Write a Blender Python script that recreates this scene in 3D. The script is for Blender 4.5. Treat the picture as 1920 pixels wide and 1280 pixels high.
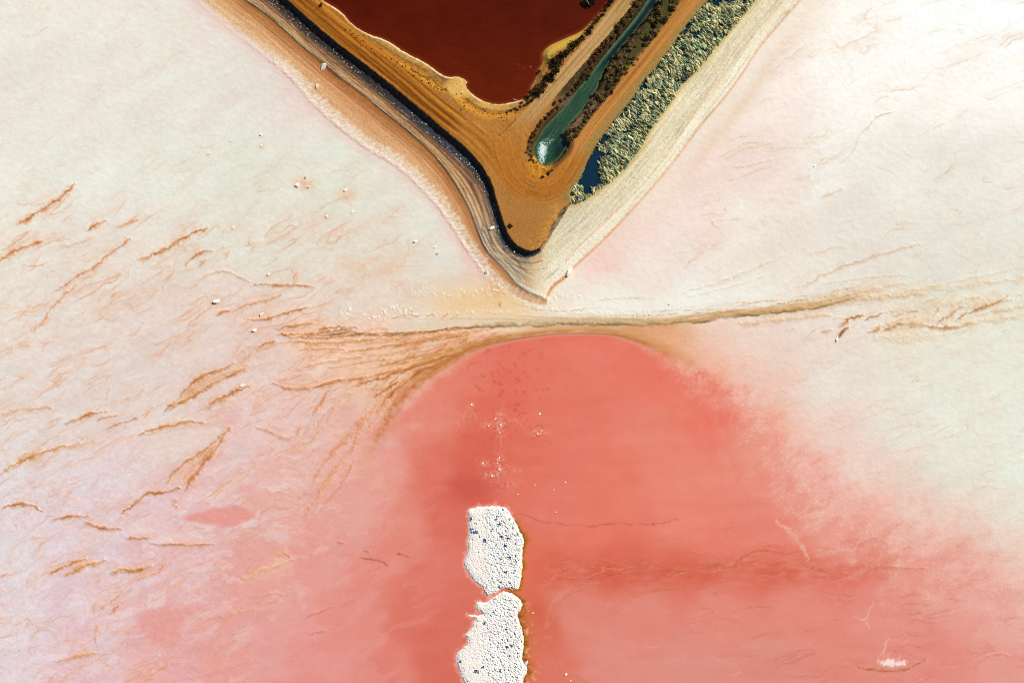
import bpy, bmesh, math, random
import numpy as np
from mathutils import Vector, Matrix

scene = bpy.context.scene
for o in list(bpy.data.objects): bpy.data.objects.remove(o, do_unlink=True)

# ---------------------------------------------------------------- camera
cam_d = bpy.data.cameras.new('camera'); cam = bpy.data.objects.new('camera', cam_d); scene.collection.objects.link(cam)
cam.location = (0.0, 0.0, 260.0); cam.rotation_euler = (0, 0, 0)
cam_d.sensor_width = 36.0; cam_d.lens = 36.0 * 260.0 / 240.0
cam_d.clip_start = 1.0; cam_d.clip_end = 3000.0
scene.camera = cam
scene.render.resolution_x, scene.render.resolution_y = 1024, 682

# ---------------------------------------------------------------- sky and sun
SUN_EL = math.radians(38.0); SUN_AZ = math.atan2(0.73, 0.68)          # from north towards east
w = bpy.data.worlds.new('World'); scene.world = w; w.use_nodes = True
nt = w.node_tree; bg = nt.nodes['Background']
sky = nt.nodes.new('ShaderNodeTexSky'); sky.sky_type = 'NISHITA'; sky.sun_disc = False
sky.sun_elevation = SUN_EL; sky.sun_rotation = SUN_AZ; sky.altitude = 50; sky.air_density = 1.0; sky.dust_density = 0.6; sky.ozone_density = 1.6
nt.links.new(sky.outputs[0], bg.inputs[0]); bg.inputs[1].default_value = 0.06
sd_ = bpy.data.lights.new('sun', 'SUN'); sd_.energy = 4.6; sd_.angle = math.radians(0.53); sd_.color = (1.0, 0.965, 0.90)
sun = bpy.data.objects.new('sun', sd_); scene.collection.objects.link(sun)
sv = Vector((math.sin(SUN_AZ) * math.cos(SUN_EL), math.cos(SUN_AZ) * math.cos(SUN_EL), math.sin(SUN_EL)))
sun.rotation_euler = sv.to_track_quat('Z', 'Y').to_euler(); sun.location = sv * 400
scene.view_settings.view_transform = 'Standard'; scene.view_settings.look = 'None'
scene.view_settings.exposure = 0.0; scene.view_settings.gamma = 1.0; scene.view_settings.use_curve_mapping = False
scene.render.engine = 'CYCLES'
scene.cycles.use_denoising = False; scene.cycles.filter_width = 1.05
scene.cycles.max_bounces = 4; scene.cycles.diffuse_bounces = 2; scene.cycles.caustics_reflective = False; scene.cycles.caustics_refractive = False

# ---------------------------------------------------------------- survey data
# All plan positions below are in survey units of 0.125 m, x to the east, y to
# the south, origin at the north-west corner of the surveyed plot.
U = 0.125
CXU, CYU = 960.0, 640.0
ALT = 260.0                       # height of the aerial camera above the flat (m)
Z_TOP, Z_POND, Z_CHAN, Z_MARSH = 2.2, 1.30, 1.20, 1.62

def rect(pts, z):                 # plan position of a point seen at height z
    k = 1.0 - z / ALT
    return [((x - CXU) * k + CXU, (y - CYU) * k + CYU) for x, y in pts]

def wx(x): return (x - CXU) * U
def wy(y): return (CYU - y) * U

# ---------------------------------------------------------------- numpy tools
_rng = np.random.RandomState(7)
_perm = _rng.permutation(1024).astype(np.int32)
_perm = np.concatenate([_perm, _perm])
_ang = _rng.rand(1024) * 2 * np.pi
_gx, _gy = np.cos(_ang).astype(np.float32), np.sin(_ang).astype(np.float32)

from concurrent.futures import ThreadPoolExecutor
_pool = ThreadPoolExecutor(4)
def _chunks(n, c=0):
    c = max(30000, n // 4 + 1)
    return [(i, min(n, i + c)) for i in range(0, n, c)]

def perlin(x, y, seed=0):
    x, y = np.broadcast_arrays(np.asarray(x, np.float32), np.asarray(y, np.float32))
    if x.size < 30000: return _perlin(x, y, seed)
    xf = x.ravel(); yf = y.ravel(); out = np.empty(xf.size, np.float32)
    def run(ab):
        a, b = ab; out[a:b] = _perlin(xf[a:b], yf[a:b], seed)
    list(_pool.map(run, _chunks(xf.size)))
    return out.reshape(x.shape)

def _perlin(x, y, seed=0):
    x = np.asarray(x, np.float32) + seed * 17.31; y = np.asarray(y, np.float32) - seed * 9.77
    xi = np.floor(x).astype(np.int32); yi = np.floor(y).astype(np.int32)
    fx = x - xi; fy = y - yi
    u = fx * fx * fx * (fx * (fx * 6 - 15) + 10); v = fy * fy * fy * (fy * (fy * 6 - 15) + 10)
    x0 = xi & 1023; x1 = (xi + 1) & 1023; y0 = yi & 1023; y1 = (yi + 1) & 1023
    p0 = _perm[x0]; p1 = _perm[x1]
    def g(p, yy, dx, dy):
        h = _perm[p + yy]
        return _gx[h] * dx + _gy[h] * dy
    a = g(p0, y0, fx, fy); b = g(p1, y0, fx - 1, fy)
    c = g(p0, y1, fx, fy - 1); d = g(p1, y1, fx - 1, fy - 1)
    return ((a + u * (b - a)) * (1 - v) + (c + u * (d - c)) * v) * 1.5

def fbm(x, y, oct=4, seed=0, gain=0.5):
    s = 0; a = 1.0; t = 0
    for i in range(oct):
        s = s + a * perlin(x, y, seed + i * 3); t += a
        x = x * 2.03; y = y * 2.03; a *= gain
    return s / t

def sstep(a, b, x):
    t = np.clip((x - a) / (b - a), 0, 1)
    return t * t * (3 - 2 * t)

def smooth(pts, n=3):
    p = np.array(pts, np.float64)
    for _ in range(n):
        if len(p) < 3: break
        q = np.empty((2 * len(p) - 2 + 2, 2))
        q[0] = p[0]; q[-1] = p[-1]
        q[1:-1:2] = 0.75 * p[:-1] + 0.25 * p[1:]
        q[2:-1:2] = 0.25 * p[:-1] + 0.75 * p[1:]
        p = q
    return p

def resample(p, step):
    p = np.asarray(p, float)
    L = np.concatenate([[0], np.cumsum(np.hypot(*np.diff(p, axis=0).T))])
    n = max(2, int(L[-1] / step) + 1)
    t = np.linspace(0, L[-1], n)
    return np.stack([np.interp(t, L, p[:, 0]), np.interp(t, L, p[:, 1])], 1)

def pdist(X, Y, poly):
    """unsigned distance, signed side (left of travel < 0), arclength"""
    X, Y = np.broadcast_arrays(np.asarray(X, np.float32), np.asarray(Y, np.float32))
    if X.size < 30000: return _pdist(X, Y, poly)
    xf = X.ravel(); yf = Y.ravel(); d = np.empty(xf.size, np.float32); s = np.empty_like(d); a = np.empty_like(d)
    def run(ab):
        i, j = ab; d[i:j], s[i:j], a[i:j] = _pdist(xf[i:j], yf[i:j], poly)
    list(_pool.map(run, _chunks(xf.size)))
    return d.reshape(X.shape), s.reshape(X.shape), a.reshape(X.shape)

def _pdist(X, Y, poly):
    p = np.asarray(poly, np.float32)
    best = np.full(X.shape, 1e18, np.float32); sgn = np.ones(X.shape, np.float32); arc = np.zeros(X.shape, np.float32)
    L = 0.0
    for i in range(len(p) - 1):
        ax, ay = float(p[i, 0]), float(p[i, 1]); bx, by = float(p[i + 1, 0]), float(p[i + 1, 1])
        dx, dy = bx - ax, by - ay; l2 = dx * dx + dy * dy
        if l2 < 1e-9: continue
        t = np.clip(((X - ax) * dx + (Y - ay) * dy) / l2, 0, 1)
        ex = X - (ax + t * dx); ey = Y - (ay + t * dy)
        d = ex * ex + ey * ey
        m = d < best
        l = math.sqrt(l2)
        best = np.where(m, d, best)
        sgn = np.where(m, np.where(dx * ey - dy * ex > 0, 1, -1), sgn)
        arc = np.where(m, L + t * l, arc)
        L += l
    return np.sqrt(best), sgn.astype(np.float32), arc

def inside(X, Y, poly):
    p = np.asarray(poly, np.float32); r = np.zeros(X.shape, bool)
    j = len(p) - 1
    for i in range(len(p)):
        xi, yi = p[i]; xj, yj = p[j]
        if yi != yj:
            c = ((yi > Y) != (yj > Y)) & (X < (xj - xi) * (Y - yi) / (yj - yi) + xi)
            r ^= c
        j = i
    return r

def lin(c):
    c = np.clip(np.asarray(c, np.float32), 0, 255) / 255.0
    return np.where(c <= 0.04045, c / 12.92, ((c + 0.055) / 1.055) ** 2.4).astype(np.float32)

# ---------------------------------------------------------------- traced lines
EXT_L = (-400, -330)
C0 = smooth([(170, -165), (330, -40), (385, 8), (430, 47), (490, 92), (545, 135), (577, 175), (600, 200), (660, 250), (697, 277), (747, 305),
      (785, 340), (810, 365), (835, 395), (860, 432), (880, 465), (897, 488), (908, 505), (925, 525), (960, 552), (1000, 570), (1028, 572)], 2)
C1 = smooth([(240, -165), (400, -30), (445, 7), (510, 62), (572, 112), (610, 147), (660, 185), (722, 237), (772, 277), (810, 312), (835, 342), (860, 382),
      (880, 417), (893, 450), (905, 477), (927, 499), (942, 513), (968, 540), (995, 558), (1026, 565)], 2)
C2 = smooth([(250, -165), (410, -40), (460, 0), (500, 27), (535, 57), (572, 92), (600, 112), (630, 140), (685, 180), (722, 212), (765, 245), (800, 277), (822, 300), (847, 332),
      (872, 375), (885, 402), (895, 430), (905, 458), (920, 480), (940, 497), (958, 520), (972, 537), (1000, 552), (1024, 559)], 2)
C3 = smooth(rect([(290, -180), (450, -45), (508, 2), (560, 47), (585, 72), (635, 107), (672, 140), (710, 170), (760, 210), (810, 255), (835, 276), (867, 303), (890, 322), (910, 352), (920, 380),
      (925, 402), (932, 435), (942, 458), (960, 474), (980, 484), (999, 482), (1016, 470)], 0.8), 2)
C4 = smooth(rect([(330, -180), (490, -45), (540, 0), (575, 32), (610, 62), (647, 92), (685, 120), (730, 155), (780, 197), (810, 222), (842, 250), (870, 272), (892, 295), (912, 322), (925, 350), (928, 367),
      (935, 387), (942, 410), (952, 437), (965, 457), (980, 466), (996, 471), (1011, 465)], Z_TOP), 2)
TIPR = rect([(1011, 465), (1025, 450), (1030, 430), (1042, 412), (1047, 400), (1062, 387), (1071, 380)], Z_TOP)
MARSH_IN = smooth(rect([(1070, 378), (1069, 357), (1090, 332), (1097, 312), (1110, 285), (1125, 262), (1152, 225), (1182, 190), (1200, 160), (1230, 125), (1265, 80), (1280, 55), (1315, 15), (1332, -5), (1380, -70), (1480, -200)], 1.9), 2)
MARSH_OUT = smooth(rect([(1070, 382), (1095, 375), (1122, 357), (1150, 335), (1170, 315), (1197, 285), (1215, 252), (1230, 225), (1260, 190), (1270, 165), (1302, 136), (1320, 117), (1342, 87), (1362, 65),
      (1385, 37), (1407, 10), (1440, -30), (1500, -110), (1570, -200)], 1.7), 2)
OR_LINE = smooth([(1027, 553), (1035, 537), (1060, 520), (1075, 502), (1097, 482), (1135, 447), (1185, 395), (1240, 333), (1282, 280), (1317, 232), (1350, 195), (1385, 150), (1425, 87), (1462, 45), (1502, 0), (1560, -65), (1680, -200)], 2)
OR2 = smooth([(1060, 490), (1085, 462), (1135, 417), (1205, 347), (1225, 322), (1285, 240), (1330, 168), (1370, 107), (1407, 60), (1450, 10), (1620, -200)], 2)
POND = smooth(rect([(420, -180), (560, -40), (602, 0), (640, 22), (660, 47), (690, 65), (725, 75), (760, 100), (797, 117), (827, 140), (842, 146), (857, 143), (878, 152), (872, 162), (885, 177), (905, 190),
      (932, 197), (957, 193), (980, 187), (996, 176), (993, 167), (1005, 148), (1008, 132), (1019, 118), (1015, 103), (1026, 88), (1052, 76), (1090, 60), (1105, 45), (1125, 25), (1147, 0), (1190, -50), (1310, -190)], Z_POND), 1)
CH_L = rect([(1320, -190), (1245, -50), (1215, 0), (1190, 37), (1160, 72), (1127, 112), (1102, 147), (1077, 175), (1060, 200), (1037, 222), (1020, 240), (1010, 258), (1001, 270), (999, 285), (1009, 303), (1020, 312)], Z_CHAN)
CH_R = rect([(1027, 310), (1045, 300), (1060, 282), (1066, 262), (1054, 250), (1070, 232), (1092, 207), (1107, 185), (1122, 162), (1132, 132), (1152, 105), (1177, 75), (1202, 45), (1225, 15), (1234, 0), (1268, -50), (1350, -190)], Z_CHAN)
CHAN = smooth(CH_L + CH_R, 2)
ROAD_L = smooth(rect([(370, -190), (530, -38), (567, 0), (600, 27), (660, 77), (735, 134), (810, 200), (860, 238), (905, 275), (930, 310), (945, 350)], Z_TOP), 2)
ROAD_P = smooth(rect([(1340, -190), (1215, -50), (1172, 5), (1127, 62), (1077, 120), (1040, 162), (1015, 192), (985, 228), (955, 262), (935, 300)], Z_TOP), 2)
ROAD_R = smooth(rect([(1460, -200), (1345, -50), (1306, 0), (1240, 82), (1195, 140), (1152, 192), (1115, 237), (1090, 275), (1072, 307), (1054, 338), (1032, 354), (1006, 356), (982, 345), (964, 325), (953, 300), (947, 270), (944, 240)], Z_TOP), 2)
MAIN_R = smooth([(560, 632), (600, 628), (663, 622), (713, 624), (770, 624), (830, 618), (880, 613), (947, 609), (1013, 608), (1113, 606), (1183, 607), (1267, 605), (1333, 596), (1383, 590), (1433, 586), (1500, 579), (1550, 572), (1600, 560), (1650, 545)], 2)
ARC = smooth([(400, 1420), (430, 1280), (470, 1180), (540, 1090), (610, 1010), (650, 950), (680, 890), (705, 835), (735, 780), (770, 735), (810, 704), (850, 680), (885, 660), (930, 643), (997, 632), (1050, 627), (1113, 626),
      (1155, 629), (1200, 643), (1250, 667), (1310, 700), (1370, 742), (1430, 800), (1470, 860), (1520, 925), (1600, 985), (1700, 1035), (1800, 1075), (1920, 1120), (2150, 1200), (2600, 1250)], 2)
ISL1 = [(877, 957), (884, 952), (900, 950), (925, 948), (946, 950), (955, 960), (962, 972), (970, 984), (974, 995), (982, 1008), (983, 1020), (979, 1030), (979, 1050), (978, 1070), (977, 1085), (974, 1098),
        (969, 1106), (955, 1104), (941, 1102), (934, 1108), (925, 1112), (913, 1117), (908, 1108), (905, 1100), (896, 1094), (886, 1086), (878, 1072), (871, 1062), (869, 1050), (874, 1040), (878, 1028), (876, 1015), (880, 1000), (877, 985), (879, 970)]
ISL2 = [(944, 1108), (950, 1110), (962, 1112), (972, 1120), (979, 1132), (978, 1143), (969, 1150), (972, 1160), (978, 1180), (982, 1195), (982, 1212), (978, 1226), (980, 1240), (986, 1248), (990, 1258), (982, 1268), (980, 1280), (983, 1300), (978, 1330), (965, 1352),
        (930, 1362), (900, 1345), (884, 1310), (874, 1283), (866, 1272), (862, 1258), (857, 1245), (855, 1233), (858, 1222), (868, 1216), (877, 1205), (876, 1196), (872, 1188), (884, 1178), (886, 1166), (894, 1158), (879, 1156), (878, 1151), (898, 1154), (908, 1149), (897, 1146), (891, 1136), (897, 1126), (910, 1130), (922, 1122), (934, 1114)]

# ---------------------------------------------------------------- plan grid
def axis(a, b, step, far, n):
    core = np.arange(a, b + step * 0.5, step)
    k = np.arange(1, n + 1)
    r = 1.0
    lo, hi = 1.0001, 1.6                                # growth so that the skirt reaches `far`
    for _ in range(60):
        r = 0.5 * (lo + hi)
        if step * (r ** (n + 1) - r) / (r - 1) < far: lo = r
        else: hi = r
    out = np.cumsum(step * r ** k)
    return np.concatenate([core[0] - out[::-1], core, core[-1] + out])

STEP = globals().get('STEP_OVERRIDE', 1.8)
gx = axis(-40, 1960, STEP, 4200, 34); gy = axis(-110, 1310, STEP, 3600, 34)
NX, NY = len(gx), len(gy)
X, Y = np.meshgrid(gx.astype(np.float32), gy.astype(np.float32))

ALB = np.zeros((NY, NX, 3), np.float32)                # working colour, sRGB 0..255
H = np.zeros((NY, NX), np.float32)                     # metres
REG = np.zeros((NY, NX), np.int8)                      # 0 flat, 1 lagoon, 2 embankment, 3 golden track, 4 pale track

def win(x0, y0, x1, y1):
    i0 = max(0, np.searchsorted(gx, x0) - 1); i1 = min(NX, np.searchsorted(gx, x1) + 1)
    j0 = max(0, np.searchsorted(gy, y0) - 1); j1 = min(NY, np.searchsorted(gy, y1) + 1)
    return slice(j0, j1), slice(i0, i1)

def mixc(dst, col, a):
    a = a[..., None]
    dst += (np.asarray(col, np.float32) - dst) * a

# ---- 1. colour of the salt, glare included in the north-east: scattered samples, softly interpolated
S = []
def row(y, *cs):
    for x, c in cs: S.append((x, y, *c))
row(-200, (0, (236, 232, 218)), (400, (232, 226, 210)), (1500, (244, 232, 215)), (1920, (254, 252, 246)))
row(0, (0, (234, 230, 216)), (160, (234, 230, 215)), (300, (230, 226, 211)), (400, (232, 222, 208)), (1480, (243, 230, 210)), (1600, (248, 242, 231)), (1760, (253, 250, 242)), (1920, (254, 253, 248)))
row(160, (0, (230, 226, 212)), (160, (231, 226, 212)), (320, (230, 226, 212)), (480, (228, 223, 209)), (560, (228, 214, 202)), (1330, (238, 224, 206)), (1440, (244, 228, 216)), (1600, (248, 244, 234)), (1760, (248, 242, 232)), (1920, (250, 245, 235)))
row(320, (0, (234, 226, 215)), (160, (233, 227, 215)), (320, (230, 225, 212)), (480, (228, 223, 209)), (640, (227, 221, 206)), (740, (229, 214, 202)), (1240, (238, 214, 198)), (1340, (240, 216, 203)), (1440, (239, 219, 206)), (1560, (238, 232, 220)), (1700, (234, 230, 216)), (1800, (231, 227, 214)), (1920, (236, 230, 217)))
row(420, (800, (227, 222, 208)), (860, (230, 210, 198)), (1180, (239, 205, 189)), (1300, (240, 216, 204)), (1400, (238, 228, 214)), (1600, (230, 222, 209)))
row(480, (0, (234, 219, 207)), (160, (233, 216, 206)), (320, (231, 214, 203)), (480, (229, 217, 204)), (640, (229, 212, 198)), (760, (228, 210, 196)), (850, (226, 218, 206)), (890, (232, 196, 180)), (1120, (239, 204, 188)), (1200, (239, 222, 208)), (1290, (238, 224, 211)), (1440, (234, 224, 208)), (1600, (228, 219, 205)), (1760, (227, 221, 207)), (1920, (229, 224, 210)))
row(560, (0, (234, 217, 207)), (160, (233, 213, 204)), (320, (230, 205, 196)), (480, (231, 205, 195)), (640, (229, 206, 194)), (760, (231, 210, 196)), (860, (234, 206, 176)), (950, (236, 208, 168)), (1050, (240, 228, 208)), (1150, (240, 234, 218)), (1300, (240, 236, 222)), (1420, (237, 230, 214)), (1560, (231, 222, 207)), (1760, (228, 225, 210)), (1920, (230, 226, 210)))
row(640, (0, (233, 212, 205)), (160, (232, 208, 202)), (320, (229, 203, 197)), (480, (231, 197, 189)), (600, (235, 197, 182)), (720, (238, 196, 180)), (880, (238, 180, 158)), (1250, (236, 190, 170)), (1330, (237, 200, 184)), (1440, (233, 208, 198)), (1560, (232, 216, 204)), (1700, (232, 223, 205)), (1820, (230, 225, 207)), (1920, (229, 227, 211)))
row(720, (0, (230, 211, 206)), (200, (229, 208, 203)), (400, (230, 199, 195)), (560, (233, 192, 184)), (680, (234, 184, 172)), (1320, (238, 178, 160)), (1420, (235, 196, 184)), (1560, (231, 220, 207)), (1750, (229, 226, 211)), (1920, (230, 228, 213)))
row(800, (0, (230, 210, 205)), (160, (229, 207, 203)), (320, (231, 206, 199)), (420, (230, 192, 189)), (560, (231, 188, 184)), (660, (232, 176, 168)), (1440, (236, 178, 162)), (1560, (235, 203, 190)), (1680, (230, 222, 208)), (1800, (229, 227, 212)), (1920, (230, 229, 214)))
row(880, (0, (229, 206, 205)), (200, (229, 202, 202)), (400, (230, 190, 189)), (560, (231, 181, 175)), (640, (231, 168, 158)), (1520, (235, 186, 172)), (1640, (233, 205, 192)), (1780, (230, 223, 208)), (1920, (229, 229, 214)))
row(960, (0, (228, 203, 205)), (160, (229, 196, 199)), (320, (230, 186, 187)), (480, (230, 175, 171)), (600, (230, 160, 152)), (1620, (235, 175, 160)), (1740, (233, 200, 186)), (1920, (231, 221, 206)))
row(1040, (0, (229, 205, 208)), (160, (229, 194, 199)), (320, (229, 181, 183)), (480, (229, 168, 166)), (580, (229, 152, 145)), (1760, (234, 178, 163)), (1920, (233, 204, 189)))
row(1120, (0, (229, 204, 209)), (160, (229, 191, 197)), (320, (229, 174, 176)), (460, (229, 160, 159)), (1850, (234, 170, 155)), (1960, (234, 186, 172)))
row(1200, (0, (229, 203, 208)), (160, (229, 188, 194)), (320, (230, 166, 167)), (440, (229, 156, 154)), (2000, (233, 170, 156)))
row(1290, (0, (229, 201, 207)), (160, (229, 180, 185)), (320, (230, 163, 164)), (430, (229, 150, 147)), (2000, (232, 155, 142)))
row(1500, (0, (229, 196, 202)), (320, (230, 160, 160)), (2000, (231, 150, 138)))
S = np.array(S, np.float32)
_pk = np.clip((S[:, 2] - S[:, 3]) / -8.0, -1, 1)                      # lilac samples drift back to a greyer pink
S[:, 4] -= np.where((S[:, 0] > 1200) & (S[:, 0] < 1520) & (S[:, 1] > 600), 6, 0)
_w = np.clip((1000 - S[:, 0]) / 300, 0, 1)
S[:, 2] -= 3.0 * _w * (S[:, 1] > 300); S[:, 3] += 4.0 * _w * (S[:, 1] > 300); S[:, 4] -= 1.0 * _w + 2.0 * _w * (S[:, 1] > 1000) + 3.0 * _w * np.clip(_pk, 0, 1)
LG = np.array([(850, 700, 229, 124, 107), (1000, 660, 229, 116, 100), (1130, 660, 231, 118, 101), (1250, 720, 232, 114, 96), (1330, 780, 234, 112, 95), (930, 760, 227, 108, 92), (800, 780, 229, 128, 111), (1080, 780, 229, 118, 101), (1220, 800, 231, 127, 109),
      (1400, 850, 233, 132, 114), (720, 880, 229, 142, 128), (820, 880, 224, 112, 95), (900, 860, 220, 100, 84), (870, 915, 209, 91, 77), (980, 890, 226, 113, 96), (1150, 900, 231, 122, 104), (1300, 900, 233, 128, 110), (1440, 930, 233, 128, 111),
      (660, 960, 230, 150, 139), (760, 980, 226, 128, 114), (840, 960, 220, 105, 89), (1040, 955, 229, 122, 106), (1120, 1000, 232, 120, 102), (1300, 985, 233, 124, 106), (1450, 1010, 232, 122, 105), (1560, 1000, 233, 140, 125),
      (600, 1050, 229, 144, 135), (700, 1060, 226, 124, 110), (800, 1060, 222, 110, 95), (1020, 1050, 223, 108, 88), (1150, 1070, 220, 102, 84), (1300, 1075, 221, 106, 88), (1450, 1075, 223, 112, 94), (1600, 1070, 228, 126, 112), (1720, 1070, 231, 145, 131),
      (540, 1150, 229, 142, 137), (660, 1150, 226, 126, 115), (780, 1150, 220, 108, 93), (840, 1180, 218, 106, 92), (1010, 1160, 216, 102, 80), (1080, 1150, 224, 128, 114), (1200, 1150, 226, 127, 114), (1340, 1150, 228, 126, 112), (1480, 1130, 228, 122, 107), (1650, 1150, 229, 128, 115), (1800, 1140, 230, 138, 124), (1900, 1160, 232, 150, 136),
      (480, 1250, 229, 146, 142), (620, 1260, 227, 132, 124), (740, 1270, 224, 118, 106), (830, 1260, 216, 104, 90), (1020, 1260, 221, 116, 98), (1150, 1250, 225, 134, 122), (1300, 1240, 223, 131, 118), (1450, 1250, 222, 124, 110), (1600, 1240, 226, 122, 107), (1750, 1240, 228, 124, 110), (1900, 1250, 230, 138, 125),
      (800, 1450, 222, 116, 102), (1300, 1450, 225, 130, 117), (1900, 1450, 229, 134, 120), (450, 1450, 229, 146, 142)], np.float32)

LG[:, 3] += 3; LG[:, 4] -= 1
_k = np.clip((LG[:, 0] - 1150) / 300, 0, 1) * (np.abs(LG[:, 1] - 1070) > 30); LG[:, 3] += 9 * _k; LG[:, 4] += 10 * _k
_k = (LG[:, 0] > 1050) * (LG[:, 1] > 1100); LG[:, 3] += 5 * _k; LG[:, 4] += 6 * _k
_k = np.clip((860 - LG[:, 0]) / 160, 0, 1); LG[:, 3] += 13 * _k; LG[:, 4] += 14 * _k; LG[:, 2] += 3 * _k
S[:, 2] += 1; S[:, 3] += 2 * (S[:, 0] > 1500) * (S[:, 1] > 500); S[:, 3:5] += (np.array([[4, 7]]) * ((S[:, 0] < 420) * (S[:, 1] > 840))[:, None]); S[:, 2:5] += (4 * np.clip((S[:, 0] - 1350) / 300, 0, 1) * (S[:, 1] < 250))[:, None]; S[:, 3] -= 2.5 * (S[:, 0] < 700) * (S[:, 1] < 430)  # includes brightening the north-east salt for glare
for i_ in range(len(S)):
    if 560 < S[i_, 0] < 900 and 620 < S[i_, 1] < 730: S[i_, 2:5] = np.array([241, 203, 178]) - 6 * (S[i_, 1] - 640) / 80
S[:, 2:5] += np.array([3.0, 3.0, 2.5]) * np.clip((700 - S[:, 1]) / 300, .35, 1)[:, None]
def scatter(P, x, y, soft):
    out = np.zeros(x.shape + (3,), np.float32); ws = np.zeros(x.shape, np.float32)
    for r in P:
        w = 1.0 / (((x - r[0]) ** 2 + (y - r[1]) ** 2) / (soft * soft) + 0.15) ** 2.0
        out += w[..., None] * r[2:5]; ws += w
    return out / ws[..., None]

def coarse(P, soft):
    cx = np.arange(-240, 2200, 20.0); cy = np.arange(-240, 1560, 20.0)
    gx_, gy_ = np.meshgrid(cx.astype(np.float32), cy.astype(np.float32))
    C = scatter(P, gx_, gy_, soft)
    wX = X + 22 * fbm(X / 90, Y / 70, 3, 41); wY = Y + 22 * fbm(X / 90, Y / 70, 3, 47)
    fx = np.clip((wX + 240) / 20, 0, len(cx) - 1.001); fy = np.clip((wY + 240) / 20, 0, len(cy) - 1.001)
    ix = fx.astype(int); iy = fy.astype(int); tx = (fx - ix)[..., None]; ty = (fy - iy)[..., None]
    return (C[iy, ix] * (1 - tx) + C[iy, ix + 1] * tx) * (1 - ty) + (C[iy + 1, ix] * (1 - tx) + C[iy + 1, ix + 1] * tx) * ty

ALB[:] = coarse(S, 60)
# cloudy tone of the crust, drawn out along the wind (from the south-west)
ca, sa = math.cos(0.55), math.sin(0.55)
Xr = X * ca - Y * sa; Yr = X * sa + Y * ca
cloud = fbm(Xr / 170, Yr / 55, 5, 11)
cloud2 = fbm(Xr / 60, Yr / 26, 5, 21)
pinkish = fbm(Xr / 120, Yr / 40, 5, 31)
leftness = sstep(1100, 700, X)
ALB += (cloud * 8 + cloud2 * 6)[..., None] * np.array([0.75, 0.9, 1.0], np.float32)
ALB += (pinkish * (5 + 5 * sstep(300, 600, Y)))[..., None] * np.array([0.25, -0.8, -1.1], np.float32) * (0.35 + 0.65 * leftness)[..., None]
H += 0.06 * cloud2 + 0.035 * fbm(X / 14, Y / 10, 3, 5, 0.6)
# ---- 2. lagoon: shallow salmon brine with a soft, crusted margin
dA, sA, aA = pdist(X, Y, ARC)
inL = inside(X, Y, list(map(tuple, ARC)) + [(2600, 4000), (400, 4000)])
sd = np.where(inL, -dA, dA)
sofkeys = np.array([(0, 150), (300, 140), (600, 85), (800, 45), (900, 22), (980, 10), (1100, 5), (1250, 4), (1330, 6), (1420, 30), (1550, 60), (1750, 90), (2000, 105), (2600, 120)])
arcx = aA
tot = np.concatenate([[0], np.cumsum(np.hypot(*np.diff(ARC, axis=0).T))])
def arc_at(x, y): return tot[np.argmin((ARC[:, 0] - x) ** 2 + (ARC[:, 1] - y) ** 2)]
kx = [arc_at(*p) for p in [(400, 1420), (470, 1180), (610, 1010), (680, 890), (735, 780), (790, 717), (885, 660), (997, 632), (1113, 626), (1200, 643), (1310, 700), (1430, 800), (1520, 925), (1700, 1035), (1920, 1120), (2600, 1250)]]
ks = [190, 170, 135, 105, 76, 42, 14, 6, 4, 10, 48, 62, 85, 105, 115, 120]
soft = np.interp(aA, kx, ks).astype(np.float32)
edge_n = fbm(Xr / 46, Yr / 30, 6, 61, 0.62)
fine_n = fbm(X / 11, Y / 9, 4, 71, 0.65)
LM = sstep(0.75, -0.75, sd / (soft * np.where(X > 1180, 1.55, 1.15)) + (edge_n * .85 + fine_n * 0.16) * sstep(3, 40, soft))
lag = coarse(LG, 55)
swirl = fbm(X / 150 + 0.6 * fbm(X / 90, Y / 60, 3, 5), Y / 38, 5, 81)
blot = fbm(X / 42, Y / 26, 5, 83)
lag += (swirl * 8)[..., None] * np.array([0.3, 1.0, 0.95], np.float32) + (blot * 5)[..., None] * np.array([0.25, 1, 1], np.float32)
ALB += (lag - ALB) * LM[..., None]
REG[(LM > 0.5)] = 1
H *= 1 - 0.8 * LM
# crust speckle in the margins of the lagoon
marg = LM * (1 - LM) * 4
spk = sstep(0.12, 0.5, fbm(X / 5.5, Y / 4.5, 3, 91)) * sstep(900, 1350, X)
mixc(ALB, (243, 205, 182), np.clip(marg * spk * 0.5, 0, 1))
H += 0.03 * marg * spk

# thin plates of crust over damp pink salt along the south-western margin
wx1 = X + 40 * fbm(X / 110, Y / 110, 3, 941); wy1 = Y + 26 * fbm(X / 110, Y / 110, 3, 943)
pw = sstep(900, 700, X) * sstep(760, 930, Y) * (1 - .55 * LM)
pl1 = fbm((wx1 * .86 - wy1 * .5) / 100, (wx1 * .5 + wy1 * .86) / 34, 5, 951, .55); pl2 = fbm((wx1 * .9 - wy1 * .43) / 70, (wx1 * .43 + wy1 * .9) / 26, 5, 961, .55)
mixc(ALB, (229, 158, 148), np.clip(pw * sstep(.02, .16, pl1) * (.30 + .4 * LM) * sstep(60, 420, X), 0, .5))
mixc(ALB, (236, 218, 218), np.clip(pw * sstep(.10, .22, pl2) * .38 * (1 - LM), 0, .5))
mixc(ALB, (214, 150, 128), np.clip(pw * np.exp(-((pl1 - .05) / .018) ** 2) * .35 * (1 - LM), 0, .5))
H += .03 * pw * sstep(.10, .22, pl2)
mo = fbm((wx1 * .85 - wy1 * .53) / 34, (wx1 * .53 + wy1 * .85) / 11, 4, 971, .6) * sstep(820, 620, X) * sstep(260, 480, Y) * (1 - LM)
ALB += (mo * 15)[..., None] * np.array([-.15, -.75, -1.0], np.float32); H += .04 * mo
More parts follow.
